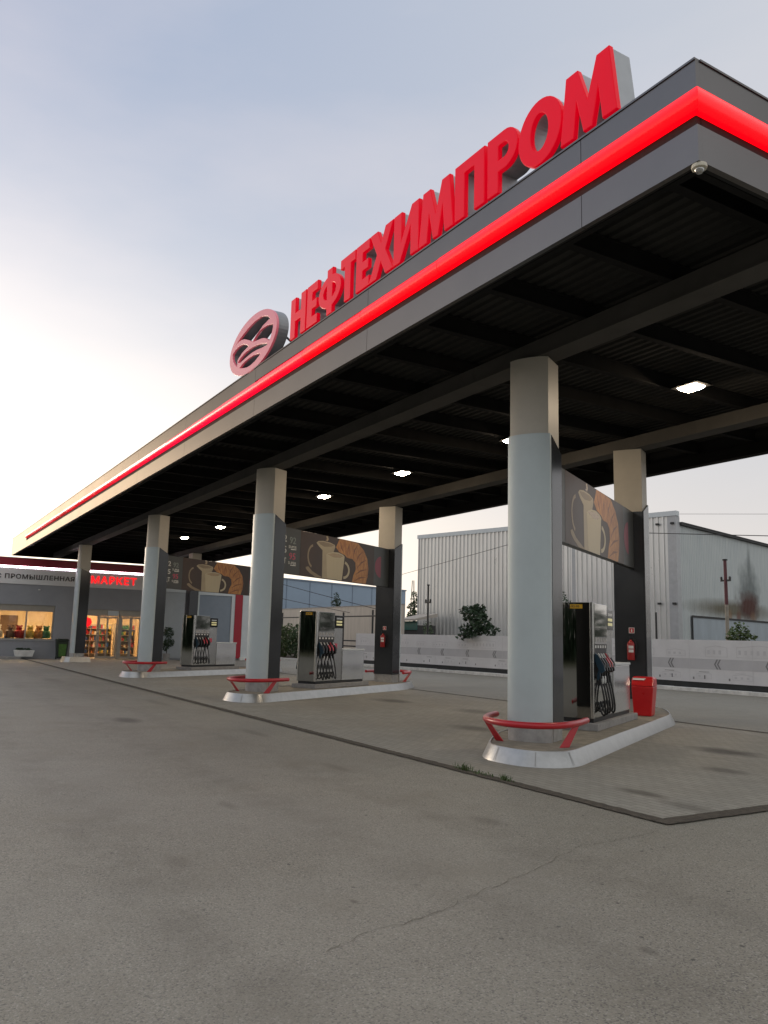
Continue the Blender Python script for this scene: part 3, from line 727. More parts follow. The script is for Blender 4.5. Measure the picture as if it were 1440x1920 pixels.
def make_island(label, loc, rz, L=6.57):
    t = thing('pump_island', label, 'pump island', loc, rz, 'raised pump islands')
    o = [(w, s) for s, w in island_outline(L)]
    ar = sum(o[i][0] * o[(i + 1) % len(o)][1] - o[(i + 1) % len(o)][0] * o[i][1] for i in range(len(o)))
    if ar > 0: sgn = 1
    else: sgn = -1
    r0, r1, r2_, r3 = o, inset(o, .012 * sgn), inset(o, .085 * sgn), inset(o, .11 * sgn)
    b = MB(); b.loft([[(x, y, .006) for x, y in r0], [(x, y, .035) for x, y in r1], [(x, y, .185) for x, y in r2_], [(x, y, .2) for x, y in inset(o, .095 * sgn)], [(x, y, .2) for x, y in r3], [(x, y, .17) for x, y in r3]], caps=False)
    sl = MB(); sl.loft([[(x, y, .10) for x, y in inset(o, .112 * sgn)], [(x, y, .186) for x, y in inset(o, .112 * sgn)]]); sl.build('slab', M['slab'], t)
    # butt joints of the kerb sections: small proud straps
    n = len(o)
    for i in range(3, n - 3, 9):
        p, q = Vector(o[i]), Vector(r2_[i]); tn = (Vector(o[(i + 1) % n]) - Vector(o[i - 1])).normalized() * .006; od = (p - q).normalized() * .004
        a1, a2, b1, b2 = p - tn + od, p + tn + od, q - tn + od, q + tn + od
        b.add([(a1.x, a1.y, .03), (a2.x, a2.y, .03), (b2.x, b2.y, .187), (b1.x, b1.y, .187)], [(0, 1, 2, 3)], 1)
    b.build('kerb', [M['kerb_steel'], M['base_grey']], t, smooth=True)
    return t
i0 = make_island('nearest pump island with bright steel kerb and paved top', (*COLS[0], 0), IA)
dup(i0, (*COLS[1], 0), IA, 'middle pump island with scuffed white steel kerb')
dup(i0, (*COLS[2], 0), IA, 'farthest pump island with steel kerb, before the shop')
sm = thing('column_plinth', 'small steel plinth under the column at the shop entrance', 'plinth', (-43.55, 8.2, 0), R(2))
pl = [(-.62, -.5), (-.45, -.72), (0, -.8), (.45, -.72), (.62, -.5), (.62, .55), (-.62, .55)]
b = MB(); b.loft([[(x, y, .006) for x, y in pl], [(x * .88, y * .88, .26) for x, y in pl]]); b.build('kerb', M['kerb_steel'], sm)

# guard rails
def make_rail(label, loc, rz):
    t = thing('guard_rail', label, 'guard rail', loc, rz, 'red guard rails round the column feet')
    p = smooth_path([(.12, -.66), (-.3, -.62), (-.74, -.47), (-1.03, -.21), (-1.18, .08), (-1.17, .36), (-1.0, .58), (-.72, .70), (-.35, .74), (.12, .72)], 4)
    MB().tube([(w, s, .50 + .0 * s) for s, w in p], .045, 10).build('bar', M['red_paint'], t, smooth=True)
    def leg(b0, b1):
        b = MB(); d = Vector((b1[1] - b0[1], b1[0] - b0[0])); tn = Vector((1, 0)) if abs(b0[1]) < .1 else Vector((0, 1))
        a0, a1 = Vector((b0[1], b0[0])), Vector((b1[1], b1[0]))
        tn = Vector((0.6, .8)) if b0[1] > 0 else Vector((.9, -.4)); nm = Vector((-tn.y, tn.x))
        lo = [a0 + tn * .075 + nm * .012, a0 - tn * .075 + nm * .012, a0 - tn * .075 - nm * .012, a0 + tn * .075 - nm * .012]
        hi = [a1 + tn * .045 + nm * .012, a1 - tn * .045 + nm * .012, a1 - tn * .045 - nm * .012, a1 + tn * .045 - nm * .012]
        b.hexa([(p.x, p.y, .186) for p in lo], [(p.x, p.y, .485) for p in hi]); b.build('leg', M['red_paint'], t, bevel=.004)
    leg((-.50, -.36), (-.68, -.50)); leg((-.62, .62), (-.42, .735))
    return t
r0 = make_rail('red guard rail round the foot of the nearest column', (*COLS[0], 0), IA)
dup(r0, (*COLS[1], 0), IA, 'red guard rail round the foot of the second front column')
dup(r0, (*COLS[2], 0), IA, 'red guard rail round the foot of the third front column')
dup(r0, (*REAR[1], 0), IA + PI, 'red guard rail behind the extinguisher column at the middle island')
dup(r0, (*REAR[2], 0), IA + PI, 'red guard rail at the far end of the farthest island')

# ------------------------------------------------------------------ banners
def make_banner(label, loc, rz):
    t = thing('banner', label, 'banner', loc, rz, 'coffee banners between the columns')
    # frame in local: y = s along the island, x = face (+x towards the camera)
    b = MB(); b.box(-.075, .055, .275, 6.29, 3.22, 4.46, 0); b.build('frame', M['banner_grey'], t, bevel=.006)
    X = .057
    def pg(mb, pts, lift, mi): mb.prism(pts, X + .0002, X + .001 + lift * .22, lambda s, z, h: (h, s, z), mi)
    p = MB()
    pg(p, [(1.34, 3.225), (5.34, 3.225), (5.34, 4.455), (1.34, 4.455)], 0, 0)
    # croissant
    oc = [(3.22 + 0, 4.45)] ; cr = []
    cx, cz = 3.95, 3.62
    outer = [(3.12, 4.18), (3.3, 4.452), (3.9, 4.452), (4.35, 4.43), (4.7, 4.25), (4.92, 4.0), (5.0, 3.7), (4.96, 3.45), (4.86, 3.228)]
    inner = [(4.05, 3.228), (4.12, 3.42), (4.25, 3.62), (4.22, 3.82), (4.05, 3.92), (3.75, 3.93), (3.6, 4.0), (3.3, 4.05)]
    pg(p, outer + inner, .002, 1)
    # crust folds across the croissant
    for k, (a, b_) in enumerate(((8, 0), (7, 0), (6, 1), (5, 2), (4, 3), (3, 4), (2, 5), (1, 6))):
        P0, P1 = Vector(inner[max(0, 7 - k)]), Vector(outer[k + 0]); d = (P1 - P0); n_ = Vector((-d.y, d.x)).normalized() * .035
        q0, q1 = P0 + d * .06, P0 + d * .94; m_ = P0 + d * .5 + n_ * 1.6
        if k in (0,): continue
        pg(p, [tuple(q0), tuple(m_ - n_), tuple(q1), tuple(m_ + n_ * .5)], .003, 6)
    # jug behind
    jug = [(2.10, 4.20), (2.22, 4.12), (2.42, 4.02), (2.44, 3.228), (2.98, 3.228), (2.98, 4.0), (3.08, 4.18), (3.04, 4.24), (2.8, 4.28), (2.45, 4.29), (2.2, 4.26)]
    pg(p, jug, .004, 5)
    pg(p, [(2.18, 4.235), (2.45, 4.262), (2.8, 4.255), (3.02, 4.225), (2.85, 4.16), (2.5, 4.13), (2.3, 4.17)], .006, 3)
    # jug handle and spoon
    hd = [(1.98 + .30 * math.cos(a), 3.80 + .34 * math.sin(a)) for a in [PI * .55 + k * PI * .85 / 10 for k in range(11)]]
    hi_ = [(1.98 + .235 * math.cos(a), 3.80 + .275 * math.sin(a)) for a in [PI * 1.40 - k * PI * .85 / 10 for k in range(11)]]
    pg(p, hd + hi_, .006, 3)
    pg(p, [(1.62, 3.47), (1.74, 3.50), (1.95, 3.38), (2.42, 3.25), (2.42, 3.228), (2.1, 3.228), (1.8, 3.33), (1.64, 3.42)], .006, 3)
    # mug in front
    mug = [(2.62, 3.92), (2.70, 3.228), (3.48, 3.228), (3.60, 3.95), (3.5, 4.0), (3.25, 4.035), (2.95, 4.02), (2.72, 3.97)]
    pg(p, mug, .008, 2)
    pg(p, [(2.68, 3.93), (2.95, 3.985), (3.25, 4.0), (3.52, 3.96), (3.35, 3.89), (3.0, 3.87)], .010, 4)
    ho = [(3.55 + .36 * math.cos(a), 3.55 + .27 * math.sin(a)) for a in [PI * .42 - k * PI * .9 / 12 for k in range(13)]]
    hn = [(3.55 + .27 * math.cos(a), 3.55 + .195 * math.sin(a)) for a in [-PI * .48 + k * PI * .9 / 12 for k in range(13)]]
    pg(p, ho + hn, .008, 2)
    # steam wisps
    pg(p, [(2.55, 4.32), (2.62, 4.36), (2.58, 4.44), (2.66, 4.452), (2.72, 4.37), (2.66, 4.3)], .002, 4)
    p.build('picture', [M['banner_brown'], M['croissant'], M['cream'], M['cream_dim'], M['coffee'], M['cream_jug'], M['croissant_dark']], t)
    d = MB(); pg(d, [(5.78 + .38 * math.cos(a), 3.82 + .34 * math.sin(a)) for a in [PI / 2 + k * PI / 14 for k in range(15)]], 0, 0); d.build('red_mark', M['print_mark'], t)
    def txt(s, s0, s1, z0, z1, m, off=.012):
        me = fit(text_mesh(s, .002, off), s0, s1, z0, z1)
        place_mesh(me, 'lettering', m, t, Matrix.Translation((X + .002, 0, 0)) @ FACE_PX)
    for tx, z0 in (('92', 4.06), ('95', 3.76), ('ДТ', 3.45)): txt(tx, .42, .70, z0, z0 + .19, M['print_white'])
    txt('92', .83, 1.12, 4.04, 4.22, M['print_green']); txt('95', .83, 1.12, 3.61, 3.79, M['print_pink'])
    for z0 in (3.91, 3.48): txt('SUPER', .80, 1.16, z0, z0 + .075, M['print_white'], .0); 
    for z0 in (3.875, 3.445):
        u = MB(); pg(u, [(.9, z0), (1.15, z0 + .008), (1.15, z0 + .028), (.9, z0 + .02)], 0, 0); u.build('underline', M['print_white'], t)
    return t
b0 = make_banner('coffee and croissant banner over the nearest pump, right of the nearest column', (*COLS[0], 0), IA)
dup(b0, (*COLS[1], 0), IA, 'coffee and croissant banner with fuel grades over the middle pump')
dup(b0, (*COLS[2], 0), IA, 'coffee and croissant banner over the farthest pump')

# ------------------------------------------------------------------ fuel pumps
def make_pump(label, loc, rz):
    t = thing('fuel_pump', label, 'fuel pump', loc, rz, 'polished steel fuel pumps')
    W = .31; cx = .04
    b = MB(); b.box(cx - W - .06, cx + W + .10, 1.72, 4.55, .187, .30); b.build('plinth', M['concrete'], t, bevel=.01)
    b = MB(); b.box(cx - W + .03, cx + W - .02, 1.90, 4.38, .301, .365); b.build('black_base', M['black'], t)
    # hose tower: polished end panel, corner posts, top cap
    b = MB(); b.box(cx - W + .02, cx + W - .02, 1.885, 2.74, .366, 2.262); b.build('tower', M['steel_mid'], t, bevel=.01)
    b = MB(); n = 8; ring = [(cx - W + .06 + (2 * W - .12) * k / n, 1.868 - .018 * math.sin(PI * k / n)) for k in range(n + 1)] + [(cx + W - .06, 1.884), (cx - W + .06, 1.884)]
    b.loft([[(x, y, .37) for x, y in ring], [(x, y, 2.268) for x, y in ring]]); b.build('end_panel', M['dark_mirror'], t, smooth=True)
    for s in (-1, 1):
        b = MB(); b.box(cx + s * (W - .028) - .030, cx + s * (W - .028) + .030, 1.86, 1.93, .366, 2.27); b.build('corner_post', M['steel_edge'], t, bevel=.012)
    b = MB(); b.box(cx - .07, cx + .14, 1.842, 1.847, 2.165, 2.235); st = b.build('sticker', M['yellow'], t)
    me = fit(text_mesh('АИ-92-95', .001, .01), -.11, .13, 2.18, 2.22); me.transform(Matrix.Translation((0, 0, 0)))
    place_mesh(me, 'sticker_lettering', M['text_dark'], st, Matrix.Translation((.0, 1.8405, 0)) @ FACE_MY)
    xf = cx + W - .02
    # upper polished panel over the nozzles
    b = MB(); b.box(xf + .001, xf + .028, 1.935, 2.735, 1.58, 2.258); b.build('upper_panel', M['mirror'], t, bevel=.006)
    b = MB(); b.box(cx - W - .006, cx - W + .02, 1.935, 2.735, .37, 2.258); b.build('rear_panel', M['steel_mid'], t)
    b = MB(); b.box(xf + .001, xf + .02, 1.935, 2.735, 1.50, 1.575); 
    b.build('label_rail', M['black'], t)
    for k in range(5):
        y = 2.0 + k * .155
        b = MB(); b.box(xf + .0205, xf + .024, y - .03, y + .05, 1.515, 1.56); b.build('grade_label', M['white'], t)
    for k in range(5):
        y = 2.0 + k * .155
        b = MB(); b.box(xf + .0285, xf + .031, y - .03, y + .05, 1.615, 1.69); b.build('fuel_mark', M['base_grey'], t)
    # recess
    b = MB(); b.box(xf + .001, xf + .012, 1.935, 2.735, 1.05, 1.499); b.build('nozzle_recess', M['black'], t)
    for k in range(5):
        y = 2.0 + k * .155; f = lambda p, q, h: (p, h, q)
        nz = MB(); bx = xf + .012
        nz.prism([(bx, 1.44), (bx + .05, 1.40), (bx + .15, 1.24), (bx + .17, 1.14), (bx + .10, 1.10), (bx + .04, 1.20), (bx, 1.30)], y - .028, y + .028, f, 0)
        nz.prism([(bx + .05, 1.16), (bx + .085, 1.12), (bx + .085, 1.02), (bx + .04, .98), (bx + .03, 1.05)], y - .02, y + .02, f, 0)
        nz.prism([(bx + .04, 1.425), (bx + .065, 1.43), (bx + .12, 1.33), (bx + .10, 1.31)], y - .012, y + .012 , f, 1)
        no = nz.build('nozzle', [M['blue_plastic'] if k == 0 else M['black'], M['white'] if k != 3 else M['red_paint']], t, bevel=.006)
        cvr = MB(); cvr.prism([(bx + .095, 1.345), (bx + .155, 1.262), (bx + .178, 1.20), (bx + .165, 1.275), (bx + .11, 1.36)], y - .024, y + .024, f)
        cvr.build('grip_cover', M['red_paint'] if k in (2, 3) else M['black'], no)
        rg = random.Random(k * 3 + 1); dep = rg.uniform(.40, .52)
        pts = []
        x0, z0 = bx + .075, 1.04
        for q in range(17):
            u = q / 16
            yy = y + .02 * math.sin(u * 3) + .12 * u * u
            xx = x0 + .10 * math.sin(u * PI) + (bx + .02 - x0) * u
            zz = z0 + (dep - z0) * math.sin(min(1, u * 1.35) * PI / 2) if u < .74 else dep + (.62 - dep) * ((u - .74) / .26) ** 2
            pts.append((xx, yy, zz))
        MB().tube(pts, .0155, 7).build('hose', M['rubber'], no, smooth=True)
        cf = MB(); cf.tube([(x0, y, 1.05), (x0 + .012, y + .004, .93)], [.022, .019], 8); cf.build('hose_collar', M['white'] if k in (1, 2) else M['rubber'], no, smooth=True)
    b = MB(); b.box(xf + .001, xf + .008, 1.935, 2.735, .38, 1.049); b.build('lower_panel', M['mirror'], t)
    # display column
    b = MB(); b.box(cx - W + .03, cx + W - .03, 2.742, 3.22, .366, 2.19); b.build('display_column', M['steel_mid'], t, bevel=.01)
    b = MB(); b.box(xf - .009, xf + .022, 2.76, 3.20, 1.83, 2.185); dsp = b.build('display', M['screen'], t, bevel=.006)
    for z0, m in ((2.075, 'steel_edge'), (1.985, 'lcd'), (1.905, 'lcd')):
        b = MB(); b.box(xf + .0225, xf + .025, 2.83, 3.12, z0, z0 + .05); b.build('display_row', M[m], dsp)
    b = MB(); b.box(xf - .009, xf + .004, 2.79, 2.93, 1.24, 1.40); b.build('pay_label', M['print_pink'], t)
    # low hydraulic cabinet
    b = MB(); b.box(cx - W + .02, cx + W - .005, 3.226, 4.41, .366, 1.20); b.build('pump_cabinet', M['cabinet_steel'], t, bevel=.012)
    b = MB(); b.box(cx - W + .01, cx + W + .01, 3.226, 4.43, 1.2015, 1.245); b.build('cabinet_lid', M['white_frame'], t, bevel=.008)
    # spare hose on the far side
    MB().tube([(cx - W - .02, 2.2, 1.15), (cx - W - .14, 2.1, 1.0), (cx - W - .15, 2.05, .7), (cx - W - .05, 2.15, .5)], .016, 7).build('far_hose', M['rubber'], t, smooth=True)
    return t
p0 = make_pump('nearest polished steel fuel pump with yellow sticker and black hoses', (*COLS[0], 0), IA)
dup(p0, (*COLS[1], 0), IA, 'middle polished steel fuel pump beside the extinguisher column')
dup(p0, (*COLS[2], 0), IA, 'farthest polished steel fuel pump, in front of the shop wall')

# ------------------------------------------------------------------ extinguishers, signs, red box
def on_rear(i, w, out=0.):
    """point on the front face of rear column i"""
    a = R(119.4); d = (math.cos(a), math.sin(a)); n = (d[1], -d[0]); c = REAR[i]
    s = -.275 - out; return (c[0] + d[0] * s + n[0] * w, c[1] + d[1] * s + n[1] * w)
def make_ext(label, loc, rz):
    t = thing('fire_extinguisher', label, 'fire extinguisher', loc, rz, 'fire extinguishers on the rear columns')
    MB().lathe([(.001, 0), (.07, 0), (.078, .02), (.078, .33), (.065, .37), (.03, .40), (.022, .43), (.001, .43)], 18).build('cylinder', M['ext_red'], t, smooth=True)
    b = MB(); b.box(-.018, .018, -.03, .03, .43, .455); b.hexa([(-.012, -.1, .455), (.012, -.1, .455), (.012, .03, .455), (-.012, .03, .455)], [(-.012, -.1, .49), (.012, -.1, .49), (.012, .03, .47), (-.012, .03, .47)]); b.build('valve', M['black'], t)
    MB().tube([(.02, 0, .44), (.09, 0, .43), (.11, 0, .30), (.095, 0, .10)], .011, 7).build('hose', M['rubber'], t, smooth=True)
    b = MB()
    for z0 in (.16, .24):
        ring = [(.079 * math.cos(a), -.079 * math.sin(a)) for a in [R(35 + k * 10) for k in range(9)]]
        b.loft([[(x, y, z0) for x, y in ring], [(x, y, z0 + .06) for x, y in ring]], caps=False, closed=False)
    b.build('paper_label', M['white'], t, fixn=False)
    b = MB(); b.box(-.05, .05, .07, .105, .1, .3); b.build('bracket', M['steel_dark'], t)
    return t
e0 = make_ext('red fire extinguisher on the rear column by the red box', (*on_rear(0, .03, .105), 1.26), IA)
dup(e0, (*on_rear(1, .03, .105), 1.30), IA, 'red fire extinguisher on the rear column right of the middle pump')
def make_esign(label, loc, rz):
    t = thing('extinguisher_sign', label, 'safety sign', loc, rz, 'extinguisher signs on the rear columns')
    b = MB(); b.box(-.06, .06, -.004, 0, -.06, .06); b.build('plate', M['print_white'], t)
    b = MB(); b.box(-.048, .048, -.0065, -.0045, -.048, .048); b.build('red_field', M['red_paint'], t)
    b = MB(); b.prism([(-.014, -.034), (.014, -.034), (.014, .012), (.006, .022), (.006, .034), (-.006, .034), (-.006, .022), (-.014, .012)], -.0085, -.007, lambda p, q, h: (p, h, q)); b.build('symbol', M['print_white'], t)
    return t
s0 = make_esign('small red and white extinguisher sign on the rear column nearest the red box', (*on_rear(0, .03, .001), 1.885), IA)
dup(s0, (*on_rear(1, .03, .001), 1.90), IA, 'small red and white extinguisher sign on the column right of the middle pump')
# red box
a_ = on_isl(0, 5.42, .395)
t = thing('sand_box', 'bright red plastic box with sloping lid in front of the black rear column', 'red box', (*a_, .187), IA)
b = MB(); b.hexa([(-.15, -.17, 0), (.13, -.17, 0), (.13, .17, 0), (-.15, .17, 0)], [(-.175, -.20, .56), (.175, -.20, .56), (.175, .2, .56), (-.175, .2, .56)]); b.build('body', M['red_bin'], t, bevel=.02, seg=3)
b = MB(); b.loft([[(-.175, -.20, .562), (.175, -.20, .562), (.175, .2, .562), (-.175, .2, .562)], [(-.18, -.10, .70), (.17, -.10, .70), (.17, .2, .70), (-.18, .2, .70)], [(-.16, -.04, .735), (.14, -.04, .735), (.14, .17, .735), (-.16, .17, .735)]])
ld = b.build('lid', M['red_bin'], t, bevel=.015, seg=3)
b = MB(); b.hexa([(-.16, -.140, .672), (.02, -.140, .672), (.02, -.132, .672), (-.16, -.132, .672)], [(-.16, -.110, .708), (.05, -.110, .708), (.05, -.10, .704), (-.16, -.10, .704)]); b.build('white_label', M['white'], ld)

t.scale = (1.22, 1.0, 1.04)

# ------------------------------------------------------------------ shop
SX = -47.8
shop = thing('shop', 'low grey shop building with red band and lit windows under the canopy end', 'building', (SX, 5, 0))
def sb(name, m, y0, y1, z0, z1, x0, x1, parent=shop, bevel=0.):
    b = MB(); b.box(x0, x1, y0 - 5, y1 - 5, z0, z1); return b.build(name, m, parent, bevel=bevel)
YL, YE = -9., 18.95
# front wall round openings (front face x=0)
wl = MB()
def wall(y0, y1, z0, z1): wl.box(-.25, 0, y0 - 5, y1 - 5, z0, z1)
WT = 5.355
wall(YL, 1.2, 0, WT); wall(1.2, 7.66, 0, 1.0); wall(1.2, 7.66, 2.86, WT); wall(7.66, 9.1, 0, WT); wall(9.1, 12.45, 2.76, WT); wall(12.45, YE, 0, WT)
wl.box(-12, -.251, YE - 5.25, YE - 5, 0, 5.3); wl.box(-12, -.251, YL - 5, YL - 4.75, 0, 5.3); wl.box(-12, -11.75, YL - 4.7, YE - 5.3, 0, 5.3)
wl.build('wall', M['wall_grey'], shop)
sb('roof', M['concrete'], YL + .3, YE - .3, 5.12, 5.22, -11.7, -.3)
sb('parapet_cap', M['white_frame'], YL - .02, YE + .02, 5.357, 5.385, -.3, .05)
sb('red_band', M['band_red'], YL, 14.8, 4.93, 5.34, .003, .10)
sb('tube_light', M['white_tube'], YL, 14.8, 4.84, 4.91, .004, .07)
bd = sb('sign_board', M['board'], YL, 14.85, 3.96, 4.80, .005, .06)
def stext(s, y0, y1, z0, z1, m, off, ex=.012):
    me = fit(text_mesh(s, ex, off, 1.13), y0 - 5, y1 - 5, z0, z1); place_mesh(me, 'lettering', m, bd, Matrix.Translation((.075, 0, 0)) @ FACE_PX)
stext('ПРОМЫШЛЕННАЯ', 4.98, 8.52, 4.23, 4.49, M['text_dark'], .016)
stext('АЗС', 4.02, 4.80, 4.22, 4.48, M['text_dark'], .016)
stext('МАРКЕТ', 9.42, 11.92, 4.20, 4.62, M['text_lit'], .014, .02)
# window
wf = MB(); 
for y0, y1, z0, z1 in ((1.2, 7.66, 2.52, 2.86), (1.2, 7.66, 1.0, 1.06), (1.2, 1.26, 1.06, 2.52), (7.58, 7.66, 1.06, 2.52), (6.22, 6.29, 1.06, 2.52), (3.7, 3.76, 1.06, 2.52)): wf.box(-.2, -.12, y0 - 5, y1 - 5, z0, z1)
wo = wf.build('window', M['alu'], shop)
sb('pane', M['glass'], 1.26, 7.58, 1.06, 2.52, -.165, -.155, wo)
sb('window_sill', M['sheet_trim'], 1.15, 7.71, .96, .998, -.1, .06)
# entrance: transom and leaves
en = MB()
for y0, y1, z0, z1 in ((9.1, 12.45, 2.40, 2.46), (9.1, 12.45, 2.70, 2.758), (9.1, 9.16, 0.01, 2.70), (12.39, 12.45, 0.01, 2.70), (11.12, 11.27, .01, 2.70), (9.96, 10.02, .01, 2.40)): en.box(-.22, -.1, y0 - 5, y1 - 5, z0, z1)
eo = en.build('door_frame', M['alu'], shop)
sb('transom_panel', M['alu'], 9.16, 11.12, 2.46, 2.70, -.17, -.15, eo); sb('transom_sign', M['white_frame'], 10.5, 11.1, 2.45, 2.71, -.099, -.09, eo); sb('transom_panel', M['alu'], 11.27, 12.39, 2.46, 2.70, -.17, -.15, eo)
def leaf(y0, y1, x):
    f = MB()
    for a, b_, z0, z1 in ((y0, y0 + .07, .03, 2.38), (y1 - .07, y1, .03, 2.38), (y0 + .07, y1 - .07, .03, .16), (y0 + .07, y1 - .07, 2.28, 2.38)): f.box(x - .03, x + .03, a - 5, b_ - 5, z0, z1)
    o = f.build('door_leaf', M['alu'], shop); sb('pane', M['glass'], y0 + .07, y1 - .07, .16, 2.28, x - .006, x + .006, o)
leaf(10.03, 10.55, -.09); leaf(10.50, 11.10, -.17); leaf(11.28, 11.83, -.17); leaf(11.84, 12.38, -.17)
# wall panels on the right
sb('wall_panel', M['wall_pale'], 12.62, 14.85, .1, 3.93, .003, .03)
sb('lintel', M['white_frame'], 13.2, 14.86, 3.935, 4.13, .061, .09)
fr_ = MB()
for y0, y1, z0, z1 in ((15.35, 17.98, 3.86, 4.05), (17.76, 17.98, .3, 3.86), (15.35, 15.5, .3, 3.86), (15.5, 17.76, .3, .55)): fr_.box(.003, .08, y0 - 5, y1 - 5, z0, z1)
fo = fr_.build('panel_frame', M['white_frame'], shop); sb('slate_panel', M['wall_slate'], 15.5, 17.76, .55, 3.86, .004, .03, fo)
sb('upper_wall_panel', M['wall_slate'], 14.9, 18.4, 4.06, 5.3, .003, .02)
sb('red_pilaster', M['strip_red'], 17.985, 18.46, .12, 5.2, .003, .11)
sb('corner_pilaster', M['white_frame'], 18.47, YE, .2, 5.3, .003, .12); sb('pilaster_foot', M['kerb_white'], 18.4, YE + .06, .01, .2, .003, .22)
MB().lathe([(.001, -.05), (.05, -.05), (.06, 0), (.001, 0)], 10).build('wall_camera', M['white'], shop, loc=(.06, 1.75, 3.72))
# interior
inn = MB(); inn.box(-5.2, -5.15, -4.0, 8.4, .0, 3.2); inn.box(-5.15, -.26, -4.05, -4.0, 0, 3.2); inn.box(-5.15, -.26, 8.35, 8.4, 0, 3.2); inn.build('inner_wall', M['beige_int'], shop)
inn = MB(); inn.box(-5.15, -.26, -3.99, 8.34, .004, .02); inn.build('shop_floor', M['shop_floor'], shop)
inn = MB(); inn.box(-5.14, -.26, -3.99, 8.34, 3.1, 3.19); inn.build('ceiling', M['white'], shop)
for y in (-2.5, -.4, 1.7, 3.8, 5.9, 7.4):
    b = MB(); b.box(-3.6, -1.2, y - .12, y + .12, 3.04, 3.095); b.build('ceiling_lamp', M['shop_lamp'], shop)
GOODS = [mat('goods_' + n, c, .5, 0, var=.3, vs=12) for n, c in (('red', (.45, .03, .03)), ('orange', (.6, .22, .04)), ('white', (.7, .66, .55)), ('yellow', (.65, .45, .08)), ('green', (.06, .22, .08)), ('brown', (.16, .07, .03)), ('dark', (.05, .035, .03)), ('blue', (.05, .12, .3)))]
rg = random.Random(11)
def shelf(x, y0, y1, label, levels=(.25, .62, .98, 1.34, 1.68)):
    t = thing('store_shelf', label, 'shelf', (x, y0, .02), 0, 'stocked shelves inside the shop')
    b = MB(); L = y1 - y0
    b.box(-.25, -.22, 0, L, 0, 1.95)
    for z in levels: b.box(-.219, .2, .001, L, z - .03, z)
    b.box(-.22, .2, -.03, 0, 0, 1.95).box(-.22, .2, L + .001, L + .03, 0, 1.95); b.build('rack', M['shop_floor'], t)
    gm = MB()
    for z in levels:
        y = .03
        while y < L - .12:
            w_ = rg.uniform(.06, .14); h = rg.uniform(.12, .28); gm.box(rg.uniform(-.1, .0), .17, y, y + w_ * .92, z + .001, z + h, rg.randrange(8)); y += w_
    g_ = gm.build('goods', GOODS, t); g_['kind'] = 'stuff'
    return t
shelf(SX - 2.2, 9.0, 9.98, 'stocked shelf just inside the open shop doorway'); shelf(SX - 2.6, 10.05, 11.3, 'stocked shelf behind the middle glass door leaf'); shelf(SX - 2.0, 11.4, 12.5, 'stocked shelf behind the right glass doors')
def toy(y, x, kind, label):
    """display items on the window sill shelf"""
    t = thing('window_toy', label, 'soft toy', (x, y, 1.08), 0, 'goods displayed in the shop window')
    m = GOODS[kind]; r = .26
    b = MB(); b.lathe([(.001, 0), (r * .8, .02), (r, r * .8), (r * .8, r * 1.5), (r * .3, r * 1.8), (.001, r * 1.85)], 12); b.build('body', m, t, smooth=True)
    b = MB(); b.lathe([(.001, r * 1.5), (r * .5, r * 1.65), (r * .62, r * 2.1), (r * .4, r * 2.5), (.001, r * 2.6)], 12); b.build('head', m, t, smooth=True)
    b = MB(); b.lathe([(.001, r * 2.3), (r * .2, r * 2.4), (r * .2, r * 2.65), (.001, r * 2.7)], 8, c=(0, -r * .45, 0)).lathe([(.001, r * 2.3), (r * .2, r * 2.4), (r * .2, r * 2.65), (.001, r * 2.7)], 8, c=(0, r * .45, 0)); b.build('ears', m, t, smooth=True)
for k, (y, kd, lb) in enumerate(((4.95, 2, 'white soft toy at the left end of the lit shop window'), (5.55, 5, 'brown soft toy in the lit window left of the mullion'), (6.0, 0, 'red soft toy just left of the window mullion'), (6.55, 3, 'yellow soft toy just right of the window mullion'), (7.0, 1, 'orange soft toy in the right half of the shop window'), (7.38, 4, 'green soft toy at the right end of the shop window'))): toy(y, SX - .55, kd, lb)
b = MB(); b.box(-.95, -.27, -3.7, 2.55, .02, 1.06); b.build('window_shelf', M['shop_floor'], shop)
gm = MB(); rg2 = random.Random(2)
for k in range(70):
    y = rg2.uniform(-3.6, 2.45); x = rg2.uniform(-.9, -.62); w_ = rg2.uniform(.05, .13); h = rg2.uniform(.1, .55)
    if rg2.random() < .5: gm.box(x, x + w_, y, y + w_, 1.062, 1.06 + h, rg2.randrange(8))
    else: gm.lathe([(.001, 1.062), (w_ * .7, 1.065), (w_ * .8, 1.06 + h * .5), (w_ * .3, 1.06 + h * .9), (.001, 1.06 + h)], 8, rg2.randrange(8), (x, y, 0))
g_ = gm.build('goods', GOODS, shop); g_['kind'] = 'stuff'
sb('dark_board', M['wood'], 5.5, 6.45, 1.3, 2.35, -5.14, -5.1)
t = thing('round_sign', 'round red sign hanging inside the open shop doorway', 'sign', (SX - .9, 9.55, 2.05))
MB().lathe([(.001, -.01), (.26, -.01), (.26, .01), (.001, .01)], 24, ax='y').build('disc', M['text_lit'], t, rz=R(90))
